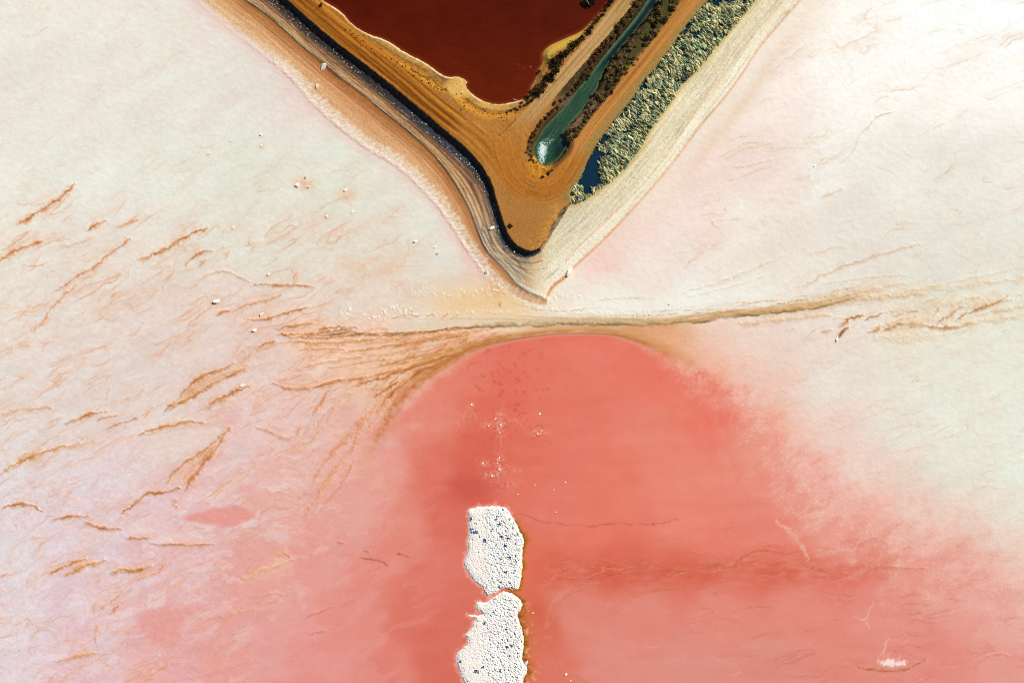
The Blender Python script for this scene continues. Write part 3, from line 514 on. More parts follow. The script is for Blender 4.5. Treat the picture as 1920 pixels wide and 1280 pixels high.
# stained rings round the bigger lumps of salt
for (x_, y_, r_, a_) in [(606, 127, 9, .5), (594, 165, 7, .3), (490, 276, 7, .45), (489, 256, 6, .3), (565, 343, 17, .5), (578, 348, 12, .5), (650, 366, 17, .5), (407, 567, 12, .5), (491, 591, 9, .35), (478, 621, 9, .35), (455, 724, 8, .3), (438, 429, 10, .4), (503, 517, 8, .35), (613, 407, 9, .45), (660, 398, 7, .25), (432, 266, 5, .25), (391, 290, 5, .25), (884, 760, 8, .4), (1012, 777, 7, .35), (660, 500, 26, .35), (730, 505, 20, .35)]:
    sl = win(x_ - 3 * r_, y_ - 3 * r_, x_ + 3 * r_, y_ + 3 * r_)
    g_ = np.exp(-(((X[sl] - x_) / r_) ** 2 + ((Y[sl] - y_) / (r_ * .75)) ** 2)); mixc(ALB[sl], (232, 178, 134), np.clip(g_ * a_ * (1 + 1.3 * fbm(X[sl] / 7, Y[sl] / 7, 3, int(x_) % 71)), 0, .7))
# bright salt along the northern shore and the olive, stained beach ridge
dM, sM, aM = pdist(X, Y, MAIN_R); dM = dM * sM
e1 = sstep(880, 1150, X)
nM = fbm(aM / 40, dM / 6, 4, 131); wob = 5 * fbm(X / 40, Y / 40, 3, 133); nf = fbm(X / 4.5, Y / 4.5, 2, 135)
fade_r = sstep(1660, 1500, X) * sstep(560, 640, X)
mixc(ALB, (241, 238, 225), sstep(-70, -30, dM + wob * 2) * sstep(-6, -14, dM + wob * 0.4) * sstep(1040, 1130, X) * sstep(1520, 1330, X) * 0.75)
mixc(ALB, (226, 208, 178), sstep(-22, -14, dM + wob * 0.5) * sstep(-3, -6, dM) * sstep(700, 780, X) * sstep(1250, 1100, X) * 0.7)
mixc(ALB, (205, 160, 108), sstep(-20 + 8 * e1, -9, dM + wob * .4) * sstep(3, 0, dM) * e1 * fade_r * 0.75 * np.clip(1 + 0.8 * nM, 0, 1))
wM = np.clip(.75 + .9 * fbm(aM / 55, aM * 0 + 2.2, 3, 137), .25, 1.5)
bandw = np.interp(X, [620, 800, 950, 1150, 1270, 1330, 1420, 1500, 1620], [1.4, 1.8, 3.0, 4.0, 5.0, 6.5, 6.0, 3.0, 1.2]).astype(np.float32) * wM
wob2 = wob * .7 + 3.2 * fbm(X / 17, Y / 17, 3, 139, .6)
ddm = dM + wob2; inb = np.where(ddm > 0, np.exp(-(ddm / bandw) ** 6), np.exp(-np.abs(ddm / (bandw * (1.1 + 1.4 * np.clip(nM + .3, 0, 1)))) ** 1.6))
mixc(ALB, (192, 152, 96), np.clip(inb * fade_r * (0.75 + 0.9 * nM), 0, 1))
mixc(ALB, (158, 154, 124), np.clip(inb * sstep(680, 780, X) * sstep(1290, 1180, X) * (0.45 + 0.7 * nf), 0, 0.8))
mixc(ALB, (116, 80, 38), np.exp(-((ddm - bandw * 0.85) / 1.7) ** 2) * fade_r * np.clip(0.45 + 1.5 * nM, 0, 1) * 0.85)  # shading under the ridge's lower edge, painted as a dark line
mixc(ALB, (128, 96, 50), np.exp(-((ddm + bandw * 0.35 + 2 * nf) / 1.3) ** 2) * fade_r * sstep(1000, 1100, X) * np.clip(0.1 + 1.8 * nM, 0, 1) * 0.7)
mixc(ALB, (70, 74, 56), sstep(0.38, 0.6, nf) * np.exp(-((dM + 1.0) / 4.0) ** 2) * sstep(620, 700, X) * sstep(1300, 1230, X) * 0.8)
fM = (dM + wob2) / 7.5 + 1.1 * fbm(aM / 70, dM / 16, 3, 138); frM = fM - np.floor(fM)
zM = sstep(-30, -20, dM) * sstep(3, -2, dM) * sstep(1130, 1230, X) * sstep(1680, 1560, X) * np.clip(.5 + 1.2 * nM, 0, 1)
mixc(ALB, (214, 172, 122), np.clip(zM * np.exp(-frM * 2.2) * .75, 0, .8)); mixc(ALB, (168, 116, 62), np.clip(zM * np.exp(-(frM / .2) ** 2) * np.clip(.5 + nf * 2, 0, 1), 0, .8))
H += (0.12 * inb * fade_r + .07 * zM * (1 - frM)).astype(np.float32)
# brown rim between ridge and lagoon
rim = np.exp(-((sd - 7) / (4.5 + 0.02 * np.abs(X - 1050))) ** 2) * sstep(640, 860, X) * sstep(1330, 1180, X)
mixc(ALB, (186, 118, 56), np.clip(rim * (0.8 + 0.6 * fbm(aA / 30, sd / 3.5, 3, 141)), 0, 0.95))
rim2 = np.exp(-((sd - 1.5) / 2.2) ** 2) * sstep(860, 960, X) * sstep(1240, 1160, X)
mixc(ALB, (168, 84, 44), np.clip(rim2 * 0.6, 0, 1))
bet = sstep(5, 11, sd) * sstep(1, 5, dM) * sstep(940, 1050, X) * sstep(1340, 1240, X) * (dM > 0)
mixc(ALB, (214, 150, 92), np.clip(bet * 0.8 * (1 + 0.5 * nM), 0, 0.9))
mixc(ALB, (236, 178, 146), sstep(10, 30, sd) * sstep(70, 30, sd) * sstep(1180, 1260, X) * sstep(1420, 1320, X) * (dM > 5) * 0.55)
mixc(ALB, (196, 106, 46), np.clip(np.exp(-((sd - 6) / 8.0) ** 2) * sstep(690, 730, X) * sstep(880, 800, X) * (0.25 + 2.0 * fbm(X / 11, Y / 9, 4, 143, .65)), 0, 0.9))
# reddish flecks and pale crust in the shallows north of the islets
fl = sstep(0.14, 0.38, fbm(X / 15, Y / 12, 5, 151, 0.68)) * np.exp(-(((X - 945) / 85) ** 2 + ((Y - 735) / 95) ** 2))
mixc(ALB, (204, 86, 56), np.clip(fl * 1.0, 0, 0.6))
for (cx_, cy_, rx_, ry_, a_) in [(938, 795, 9, 32, .75), (915, 795, 16, 8, .5), (1010, 812, 22, 7, .6), (960, 790, 20, 10, .3), (936, 868, 9, 18, .9), (905, 868, 12, 8, .7), (922, 890, 18, 6, .85), (962, 880, 18, 6, .5), (945, 910, 28, 10, .35), (880, 780, 14, 8, .4)]:
    g_ = np.exp(-(((X - cx_) / rx_) ** 2 + ((Y - cy_) / ry_) ** 2)); c_ = sstep(0.0, 0.45, fbm(X / 6, Y / 6, 4, 161, 0.65) + 0.15) * g_
    mixc(ALB, (240, 186, 164), np.clip(c_ * a_ * 1.1, 0, 0.85)); mixc(ALB, (190, 96, 62), np.clip(g_ * a_ * sstep(.1, .4, fbm(X / 7, Y / 6, 3, 167)) * .6, 0, .6)); H += 0.05 * c_
for pts in [[(945, 757), (965, 770), (985, 776)], [(935, 810), (950, 800), (968, 790)], [(995, 822), (1015, 815), (1025, 812)], [(884, 770), (870, 785), (895, 790)], [(1020, 825), (1038, 832)], [(1000, 800), (1012, 795), (1020, 805)]]:
    stroke(pts, 2.2, (186, 92, 56), .6, 0.8, 1.6, ridge=0.03)
mixc(ALB, (210, 96, 70), np.clip(np.exp(-((X - 938 + 6 * perlin(X / 20, Y / 20, 6)) / 5) ** 2) * sstep(650, 680, Y) * sstep(760, 735, Y) * sstep(-.1, .4, fbm(X / 7, Y / 9, 3, 165)) * .6, 0, 1))
# sandy foot of the point, with thrown-up crust
sandm = np.exp(-(((X - 895) / 95) ** 2 + ((Y - 566) / 24) ** 2))
mixc(ALB, (236, 200, 150), np.clip(sandm * (1.0 + .5 * fbm(X / 30, Y / 14, 4, 181)), 0, .9))
mixc(ALB, (226, 166, 104), np.clip(np.exp(-(((X - 935) / 22) ** 2 + ((Y - 530) / 26) ** 2)) * (.8 + .8 * fbm(X / 9, Y / 9, 3, 183)), 0, .8))
sp2 = sstep(.05, .4, fbm(X / 5.5, Y / 5, 3, 185, .65))
def crustline(pts, w, a):
    c = smooth(pts, 2); sl = win(c[:, 0].min() - 3 * w, c[:, 1].min() - 3 * w, c[:, 0].max() + 3 * w, c[:, 1].max() + 3 * w)
    d, _, _ = pdist(X[sl] + 5 * fbm(X[sl] / 12, Y[sl] / 12, 3, 187), Y[sl] + 5 * fbm(X[sl] / 12, Y[sl] / 12, 3, 189), c)
    k = np.exp(-(d / w) ** 2) * sp2[sl]; mixc(ALB[sl], (246, 238, 222), np.clip(k * a, 0, .95)); H[sl] += .12 * k * a
crustline([(770, 546), (800, 548), (850, 552), (900, 546), (935, 540)], 8, .8); crustline([(700, 600), (722, 586), (745, 576), (768, 582)], 9, 1.2); crustline([(690, 592), (715, 590)], 9, 1.1); crustline([(645, 590), (658, 578)], 6, 1.1)
crustline([(1030, 556), (1060, 556), (1095, 556)], 6, .9); crustline([(760, 590), (840, 588), (900, 586), (960, 582)], 5, .7); crustline([(925, 522), (935, 535), (925, 548)], 9, 1.2); crustline([(906, 500), (912, 515)], 5, 1.2); crustline([(980, 572), (1040, 586), (1120, 590), (1220, 590)], 9, .8)
for pts in [[(905, 583), (960, 590), (1040, 596), (1120, 594), (1200, 588)], [(955, 562), (1000, 580), (1060, 584), (1130, 574)], [(1120, 562), (1180, 558), (1240, 560)], [(740, 595), (800, 598), (880, 596), (960, 598), (1060, 601), (1180, 600)]]:
    stroke(pts, 1.6, (206, 172, 122), .6, .8, 1.2, ridge=.06)
for pts in [[(735, 597), (760, 590), (785, 592)], [(800, 596), (808, 588), (818, 593)], [(830, 596), (842, 586)], [(850, 595), (862, 588)], [(778, 594), (790, 590)]]: stroke(pts, 1.6, (196, 126, 62), .8, .6, 1.0, ridge=.08)
stroke([(938, 574), (940, 565)], 3.5, (160, 104, 40), .8, .8, 1.5)
# orange seep on the lee side of the islets
for isl in (ISL1, ISL2):
    c = smooth(isl + [isl[0]], 1); sl = win(840, 930, 1060, 1420)
    d, _, _ = pdist(X[sl], Y[sl], c); d = np.where(inside(X[sl], Y[sl], c), -d, d)
    east = sstep(935, 962, X[sl]) * sstep(950, 1000, Y[sl] + .4 * (X[sl] - 960))
    n_ = fbm(X[sl] / 11, Y[sl] / 11, 4, 171, 0.65); n2_ = fbm(X[sl] / 5 + Y[sl] / 9, Y[sl] / 5, 3, 175, .6)
    wd = 5 + 11 * np.clip(fbm(Y[sl] / 26, Y[sl] * 0 + 1.3, 3, 177) + .35, 0, 1) + 8 * sstep(1120, 1150, Y[sl])
    mixc(ALB[sl], (214, 120, 66), np.clip(east * sstep(1.9, .4, d / wd + 1.1 * n_) * .6, 0, .8))
    mixc(ALB[sl], (186, 104, 24), np.clip(east * sstep(1.0, .1, d / wd + 1.5 * n_) * np.clip(.8 + 1.2 * n2_, 0, 1), 0, 0.95))
    mixc(ALB[sl], (104, 66, 20), np.clip(east * sstep(.5, .0, d / wd + 1.2 * n2_) * .7, 0, .8))
    mixc(ALB[sl], (236, 176, 146), np.clip(east * np.exp(-((d - 13) / 8) ** 2) * sstep(0.05, 0.4, fbm(X[sl] / 13, Y[sl] / 11, 3, 173)) * sstep(1120, 1150, Y[sl]), 0, 0.8))
    mixc(ALB[sl], (238, 172, 154), (1 - east) * sstep(7, 0, d + 12 * n_) * 0.7)
# ---- 4. embankment: benches, banks, tracks
SB = win(-420, -420, 1760, 640)
x = X[SB]; y = Y[SB]; alb = ALB[SB]; hh = H[SB]; reg = REG[SB]
nA = fbm(x / 30, y / 30, 4, 201); nB = fbm(x / 6, y / 6, 3, 203); nC = fbm(x / 3.2, y / 3.2, 2, 205)
wv = 2.0 * fbm(x / 24, y / 24, 3, 207)
wv2 = 1.5 * perlin(x / 9, y / 9, 209)
D = {}
jit = sstep(0, 60, y + 60)
xj = x + 1.5 * fbm(x / 9, y / 9, 3, 191, .6); yj = y + 1.5 * fbm(x / 9, y / 9, 3, 193, .6)
def sdist(name, c):
    d, s, a = pdist(x, y, c); D[name] = (d, s, a); return d * s, a
d0, a0 = sdist('0', C0); d1, _ = sdist('1', C1); d2, a2 = sdist('2', C2); 
def sdistj(c):
    d, s, a = pdist(xj, yj, c); return d * s, a
d3, a3 = sdistj(C3); d4, a4 = sdistj(C4)
dO, aO = sdist('o', OR_LINE); dO2, _ = sdist('o2', OR2); dMo, aMo = sdist('mo', MARSH_OUT); dMi, _ = sdist('mi', MARSH_IN)
# travelling down the west side the embankment lies to the left (negative side)
far_top = [(1700, -420), (-420, -420)]
EMB = list(map(tuple, C0[:-1])) + list(map(tuple, OR_LINE))      # full footprint
TOP = list(map(tuple, C4)) + TIPR + list(map(tuple, MARSH_IN))
MAR = list(map(tuple, MARSH_IN[::-1])) + list(map(tuple, MARSH_OUT))
inE = inside(x, y, EMB + [(1900, -420), (-200, -420)]); inT = inside(xj, yj, TOP + [(1640, -420), (150, -420)]); inM = inside(x, y, MAR[::1])
inP = inside(x, y, list(map(tuple, POND)) + [(1400, -420), (300, -420)]); inC = inside(x, y, list(map(tuple, CHAN)) + [(1480, -420), (1450, -420)])
in2 = inside(x, y, list(map(tuple, C2)) + list(map(tuple, OR_LINE)) + [(1900, -420), (-100, -420)])
dP, _, aP = pdist(x, y, POND); dC, _, aC = pdist(x, y, CHAN)
sP = np.where(inP, -dP, dP); sC = np.where(inC, -dC, dC)
inTM = inT | inM
# ---- west benches: between C0 and C4
u02 = np.clip(np.abs(d0) / (np.abs(d0) + np.abs(d2) + 1e-3), 0, 1)                # 0 at C0 .. 1 at C2
u23 = np.clip(np.abs(d2) / (np.abs(d2) + np.abs(d3) + 1e-3), 0, 1)
in3 = inside(xj, yj, list(map(tuple, C3)) + list(map(tuple, MARSH_OUT)) + [(1900, -420), (0, -420)])
west = inE & ~in2                                       # outer beach C0..C2
bench = in2 & ~in3 & ~inTM                               # C2..C3 and the eastern slope
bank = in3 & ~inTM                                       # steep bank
tipness = sstep(330, 470, y)
# outer beach
cw = np.stack([np.interp(u02 + 0.04 * nA, [0, .12, .45, .72, .9, 1], [c[i] for c in [(238, 205, 170), (232, 186, 138), (224, 168, 116), (206, 142, 88), (176, 112, 60), (150, 92, 46)]]) for i in range(3)], -1)  # inner edge darkens into the scarp's painted shade
alb[west] = cw[west].astype(np.float32)
strat = fbm(a2 / 120, d2 / 5.0, 3, 211, .7)
alb += (west * (strat * 34 + nB * 14))[..., None] * np.array([1, 1, .9], np.float32)
mixc(alb, (140, 82, 38), west * np.exp(-((d1 + wv * .4) / 0.95) ** 2) * np.clip(0.85 + 0.4 * nA, 0, 1) * 0.85)
mixc(alb, (240, 196, 148), west * np.exp(-((d1 - 2.2 + wv * .4) / 0.9) ** 2) * 0.45)
mixc(alb, (150, 92, 50), west * np.exp(-((d1 + 7 + wv) / 1.2) ** 2) * 0.4)
mixc(alb, (214, 150, 98), west * tipness * 0.5)
# salt crust thrown up along the outer edge
spike = 13 * np.clip(np.abs(perlin(a0 / 15, a0 * 0 + 1.7, 215)) + .55 * np.abs(perlin(a0 / 6.5, a0 * 0 + 4.1, 216)) - .12, 0, 1.2)
cz = sstep(60, 150, y) * sstep(560, 470, y - 0.2 * (x - 800)) * .7 + .3
fib = fbm(a0 / 4.0 + d0 / 9, d0 / 11, 3, 213, .6)
crust = sstep(2, -4, d0 - 9 + spike * .2) * sstep(-14, -7, d0 + spike * .8 + 3 * nA) * np.clip(.62 + 1.3 * fib, 0, 1) * cz
mixc(alb, (236, 198, 184), sstep(30, 6, d0 + 10 * nA) * (~inE) * (d0 > 0) * sstep(560, 520, y) * sstep(930, 900, x) * 0.65)
mixc(alb, (243, 228, 206), np.clip(crust, 0, 0.9)); hh += 0.16 * crust * np.clip(0.6 + fib, 0, 1.5)
mixc(alb, (206, 150, 112), np.exp(-((d0 - 10 + spike * .3) / 1.3) ** 2) * cz * np.clip(.4 + nA, 0, .7) * sstep(520, 480, y))
# benches C2..C3: thin beds
tcol = np.stack([np.interp(u23 + 0.05 * nA, [0, .08, .35, .7, 1], [c[i] for c in [(238, 208, 160), (216, 168, 116), (200, 146, 92), (150, 108, 76), (112, 84, 66)]]) for i in range(3)], -1)
tip_c = np.stack([np.interp(u23 + 0.05 * nA, [0, .15, .5, 1], [c[i] for c in [(232, 222, 200), (214, 188, 148), (216, 186, 140), (204, 170, 118)]]) for i in range(3)], -1)
tcol = tcol * (1 - tipness[..., None]) + tip_c * tipness[..., None]
mixc(alb, tcol, bench.astype(np.float32))
beds = fbm(a2 / 90 + 3, (d2 + wv * 1.6) / 4.2, 3, 217, 0.75)
beds2 = perlin(a2 / 110, (d2 + wv * 1.5) / 6.5, 219)
bl = bench * sstep(1010, 970, x)
mixc(alb, (92, 62, 46), bl * sstep(0.12, 0.42, beds) * (0.75 - 0.3 * tipness))
mixc(alb, (240, 206, 156), bl * sstep(-0.12, -0.4, beds) * 0.75)
mixc(alb, (104, 102, 118), bl * tipness * np.exp(-((beds2) / 0.10) ** 2) * 0.9)
hh += bl * beds * 0.12
mixc(alb, (244, 222, 178), np.exp(-((d2 + 1.9 + wv2 * .5) / 1.3) ** 2) * in2 * sstep(1030, 1000, x) * np.clip(0.8 + nA, 0, 1))  # highlight on the scarp edge, painted as a cream line
mixc(alb, (70, 42, 22), np.exp(-((d2 - .9 + wv2 * .5) / 1.2) ** 2) * sstep(1000, 960, x) * sstep(505, 470, y) * np.clip(0.75 + 0.8 * nA, 0, 1) * .9)  # scarp's shadow painted as a dark line on its outer side
for k_, (uu, cc, aa) in enumerate([(.14, (92, 58, 34), .75), (.20, (240, 204, 150), .8), (.33, (104, 70, 46), .7), (.38, (236, 196, 144), .6), (.52, (86, 60, 46), .7), (.60, (196, 146, 100), .6), (.74, (78, 58, 50), .7), (.82, (170, 128, 92), .5)]):
    uw = u23 + .07 * fbm(a2 / 45, a2 * 0 + k_, 3, 901 + k_) + .02 * nB
    mixc(alb, cc, bl * np.exp(-((uw - uu) / .035) ** 2) * np.clip(.7 + .9 * fbm(a2 / 60, a2 * 0 + k_ * 3.1, 2, 921 + k_), 0, 1) * aa * (1 - .5 * tipness))
    hh += bl * np.exp(-((uw - uu) / .035) ** 2) * (.08 if cc[0] > 150 else -.04)
# ---- eastern slope: pale clay with long combed lines
es = in2 & ~inTM & (sstep(985, 1025, x) > 0.02) & ~((np.abs(d3) < 14) & (x < 1015)) & ~((d3 < 0) & in3 & (y > 380) & (x < 1012))
esm = es * sstep(985, 1040, x)
ue = np.clip(np.abs(dMo) / (np.abs(dMo) + np.abs(dO) + 1e-3), 0, 1)
ce = np.stack([np.interp(ue + 0.03 * nA, [0, .1, .4, .62, .75, .9, 1], [c[i] for c in [(218, 198, 146), (232, 214, 172), (228, 216, 182), (231, 216, 180), (244, 231, 198), (242, 232, 206), (240, 222, 190)]]) for i in range(3)], -1)
mixc(alb, ce, esm)
comb = fbm(aO / 130, (dO + wv * .8) / 5.0, 4, 223, 0.7)
alb += (esm * comb * 46)[..., None] * np.array([.8, .9, 1.0], np.float32)
mixc(alb, (196, 188, 160), esm * sstep(0.15, 0.45, fbm(x / 5 + y / 14, y / 7 - x / 18, 3, 225)) * sstep(.05, .2, ue) * sstep(.7, .5, ue) * 0.55)
mixc(alb, (222, 168, 130), np.exp(-((dO2 + wv * .3) / 1.2) ** 2) * esm * np.clip(0.6 + 1.2 * nA, 0, 1) * .75)
mixc(alb, (226, 158, 110), np.exp(-((dO + wv * .25) / 2.3) ** 2) * (sstep(0, 1, x - 1022)) * np.clip(0.85 + 0.5 * nA, 0, 1) * .85)
mixc(alb, (214, 140, 84), np.exp(-((dO + wv * .25) / 3.0) ** 2) * sstep(1020, 1030, x) * sstep(1080, 1062, x) * .7)
out_e = (~inE) & (x > 1020)
mixc(alb, (240, 226, 204), out_e * sstep(70, 4, dO + 14 * nA) * sstep(1080, 1240, x) * 0.55)
mixc(alb, (232, 200, 168), out_e * np.exp(-((dO - 34 + 8 * nA) / 12) ** 2) * sstep(1230, 1330, x) * sstep(1560, 1420, x) * 0.45)
hh += esm * (comb * 0.12 + .05 * nB)
mixc(alb, (246, 240, 222), esm * sstep(.25, .5, fbm(aO / 16, (dO + wv) / 4.0, 3, 227, .6)) * sstep(.08, .2, ue) * .6); mixc(alb, (186, 170, 136), esm * sstep(.28, .5, fbm(aO / 60, (dO + wv) / 4.5, 3, 229, .6)) * .7)
# steep bank: clay with its dark, bluish shade painted in
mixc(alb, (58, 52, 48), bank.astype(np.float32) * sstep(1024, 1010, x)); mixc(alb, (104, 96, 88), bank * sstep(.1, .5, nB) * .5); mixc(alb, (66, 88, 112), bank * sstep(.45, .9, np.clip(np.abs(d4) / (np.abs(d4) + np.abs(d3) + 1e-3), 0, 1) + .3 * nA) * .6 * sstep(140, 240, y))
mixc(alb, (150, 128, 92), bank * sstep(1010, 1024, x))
mixc(alb, (60, 52, 46), bench * np.exp(-(np.abs(d3) / (5 + 5 * np.clip(nA + .3, 0, 1))) ** 2) * sstep(1004, 985, x) * np.clip(0.55 + 1.0 * nB, 0, 1) * (1 - 0.35 * tipness))  # ragged edge of the bank's shadow painted onto the bench
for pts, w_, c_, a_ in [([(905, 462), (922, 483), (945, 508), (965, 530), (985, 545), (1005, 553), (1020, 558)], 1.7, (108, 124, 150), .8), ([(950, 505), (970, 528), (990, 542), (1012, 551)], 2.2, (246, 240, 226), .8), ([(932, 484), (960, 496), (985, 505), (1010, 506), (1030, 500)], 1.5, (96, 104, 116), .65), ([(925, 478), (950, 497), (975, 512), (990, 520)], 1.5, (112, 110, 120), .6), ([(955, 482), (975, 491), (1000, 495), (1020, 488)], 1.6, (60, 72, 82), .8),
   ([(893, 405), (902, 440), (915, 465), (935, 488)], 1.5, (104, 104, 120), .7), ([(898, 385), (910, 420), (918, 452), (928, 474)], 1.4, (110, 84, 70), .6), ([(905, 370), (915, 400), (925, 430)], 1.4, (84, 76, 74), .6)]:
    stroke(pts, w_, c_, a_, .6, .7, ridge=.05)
# ---- platform
dRl, sRl, aRl = pdist(x, y, ROAD_L); dRl *= sRl
dRp, sRp, aRp = pdist(x, y, ROAD_P); dRp *= sRp
dRr, sRr, aRr = pdist(x, y, ROAD_R); dRr *= sRr
top = inT.astype(np.float32)
mixc(alb, (176, 118, 56), top)
alb += (top * (nA * 14 + nB * 18 + nC * 14))[..., None] * np.array([1, .9, .7], np.float32)
# marsh ground
mixc(alb, (152, 142, 88), inM.astype(np.float32))
mixc(alb, (196, 180, 122), inM * sstep(-0.1, 0.35, nB))
mixc(alb, (90, 92, 60), inM * sstep(0.2, 0.5, nC) * .7)
edge_o = np.exp(-(dMo / 5.0) ** 2) * inE
mixc(alb, (196, 172, 104), edge_o * 0.7)
# verge and beach on the pond side
westside = sstep(1010, 960, x)
verge = top * sstep(46, 30, sP + 6 * nA) * westside
mixc(alb, (226, 154, 40), np.clip(top * np.exp(-((sP - 24 + 4 * nA) / 7) ** 2) * westside * (0.8 + 0.6 * nB), 0, .95))
mixc(alb, (150, 100, 36), np.clip(top * np.exp(-((sP - 16 + 4 * nA) / 6) ** 2) * westside * (0.6 + .9 * nB), 0, .85))
mixc(alb, (178, 142, 76), top * sstep(15, 5, sP + 5 * nA) * westside * .9)
mixc(alb, (66, 42, 18), top * westside * sstep(0.22, 0.45, nC + .25 * nB) * sstep(40, 30, sP) * sstep(4, 12, sP) * .75)
lines_p = perlin(aP / 60, (sP + wv2 * .5) / 4.0, 231)
mixc(alb, (110, 80, 44), top * westside * sstep(14, 9, sP) * sstep(1, 4, sP) * sstep(0.0, 0.35, lines_p) * .85)
mixc(alb, (246, 222, 176), top * sstep(3.2, 1.4, sP + wv2 * .5) * westside * .95)
bch = top * sstep(26, 14, np.hypot((x - 862) / 1.3, y - 166)) ; mixc(alb, (214, 174, 96), bch * .85)
bch2 = top * sstep(20, 12, np.hypot((x - 922) / 2.2, (y - 205))) * sstep(16, 8, sP); mixc(alb, (206, 162, 84), bch2 * .7)
eastbeach = top * sstep(1000, 1012, x) * sstep(20, 14, sP) * sstep(1100, 1085, x) * sstep(130, 118, y); mixc(alb, (208, 170, 66), eastbeach * .95)
spit = [(975, 188), (1000, 178), (1003, 160), (1010, 140), (1020, 125)]
mixc(alb, (186, 146, 74), top * (1 - westside) * sstep(7, 2, sP) * .8)
for pts, w_, a_ in [([(768, 128), (786, 139), (808, 152)], 3.0, .85), ([(800, 142), (820, 158), (842, 173)], 2.6, .8), ([(690, 66), (720, 89), (750, 108)], 1.6, .7), ([(742, 101), (775, 121), (802, 133)], 1.6, .7), ([(655, 42), (680, 62), (705, 76)], 1.5, .6), ([(760, 112), (790, 125), (815, 143), (830, 158)], 1.4, .65), ([(615, 12), (640, 32), (660, 52)], 1.4, .6), ([(880, 192), (905, 205), (930, 212)], 2.4, .45)]:
    stroke(rect(pts, 1.8), w_, (74, 46, 18), a_, .9, 1.2, ridge=-.05)
for pts, w_, c_ in [([(1046, 410), (1054, 400), (1063, 391)], 2.4, (40, 38, 36)), ([(1043, 405), (1052, 394), (1061, 385)], 1.8, (238, 180, 96)), ([(1030, 440), (1036, 425), (1041, 415)], 1.6, (60, 52, 40)), ([(1012, 468), (1022, 455), (1027, 446)], 1.8, (226, 170, 90)), ([(1007, 455), (1013, 450)], 2.2, (60, 40, 16))]:
    stroke(rect(pts, 2.0), w_, c_, .85, .8, 1.2, ridge=.0)
alb += (top * sstep(24, 12, sP) * westside * (nB * 26 + nC * 22) + top * sstep(18, 10, sC) * (nB * 22 + nC * 20))[..., None]
# golden track (west)
wl = top * sstep(24, 19, np.abs(dRl + 2) + 3 * nA) * sstep(330, 300, y)
ln = perlin(aRl / 260, (dRl + wv * .5) / 4.6, 241) + 0.9 * perlin(aRl / 200, (dRl + wv * .5) / 2.7, 243)
rc = np.array([158, 94, 24], np.float32) + (ln * np.clip(.7 + .8 * nA, .2, 1.3))[..., None] * np.array([74, 58, 26], np.float32)
mixc(alb, rc, wl * .95)
mixc(alb, (84, 40, 6), wl * np.exp(-((dRl - 5 + wv * .4) / 1.8) ** 2) * .75)
mixc(alb, (84, 40, 6), wl * np.exp(-((dRl + 6 + wv * .4) / 1.7) ** 2) * .6)
mixc(alb, (232, 168, 74), wl * np.exp(-((dRl + 16 + wv * .3) / 1.0) ** 2) * .7 + wl * np.exp(-((dRl + 12.5 + wv * .3) / .8) ** 2) * .5)
# apron where the tracks meet, and the turning loop round the outfall
plaza = top * sstep(95, 55, np.hypot(x - 925, (y - 275) / 1.0)) * sstep(18, 30, sP + 4 * nA)
lp = perlin(aRl / 200, (dRl + wv) / 4.4, 245) + .8 * perlin(aRl / 160, (dRl + wv) / 2.6, 246)
pat2 = np.clip(.4 + 1.2 * fbm(x / 30, y / 30, 3, 250), .05, 1.1)
mixc(alb, np.array([184, 120, 50], np.float32) + (lp * pat2)[..., None] * np.array([40, 34, 20], np.float32) + (nB * 14)[..., None], plaza * .7)
loop = top * sstep(30, 22, np.abs(dRr + 3)) * sstep(240, 290, y)
lr_ = perlin(aRr / 220, (dRr + wv * .5) / 4.2, 247) + .9 * perlin(aRr / 160, (dRr + wv * .5) / 2.6, 248)
pat = np.clip(.45 + 1.1 * fbm(x / 26, y / 26, 3, 249), .05, 1.1)
mixc(alb, np.array([178, 110, 38], np.float32) + (lr_ * pat)[..., None] * np.array([44, 36, 20], np.float32) + (nB * 12)[..., None], loop * .85)
# eastern track
er = top * sstep(20, 16, np.abs(dRr - 1) + 2 * nA) * sstep(310, 270, y) * (x > 1045)
# side of ROAD_R: travelling south-west, east side is negative
mixc(alb, np.array([186, 124, 58], np.float32) + lr_[..., None] * np.array([18, 16, 12], np.float32), er)
mixc(alb, (158, 132, 74), er * sstep(-2, -12, dRr + 2 * nA) * .85)
mixc(alb, (204, 150, 80), er * np.exp(-((dRr + 1 + wv * .2) / 1.0) ** 2) * .7)
mixc(alb, (150, 128, 76), top * sstep(0, 8, np.abs(dRr) - 14) * (dRr < 0) * sstep(1040, 1066, x) * .8)
# pale track between pond and drain
pt = top * sstep(15, 11.5, np.abs(dRp) + 1.5 * nA) * sstep(250, 215, y)
lp2 = perlin(aRp / 140, (dRp + wv * .3) / 5.4, 251) + .7 * perlin(aRp / 100, (dRp + wv * .3) / 3.2, 252)
mixc(alb, np.array([192, 151, 94], np.float32) + lp2[..., None] * np.array([20, 20, 18], np.float32), pt * .97)
for o in (-4.5, 4.0): mixc(alb, (140, 98, 58), pt * np.exp(-((dRp - o + wv * .25) / 1.1) ** 2) * np.clip(.6 + nA, 0, 1) * .55)
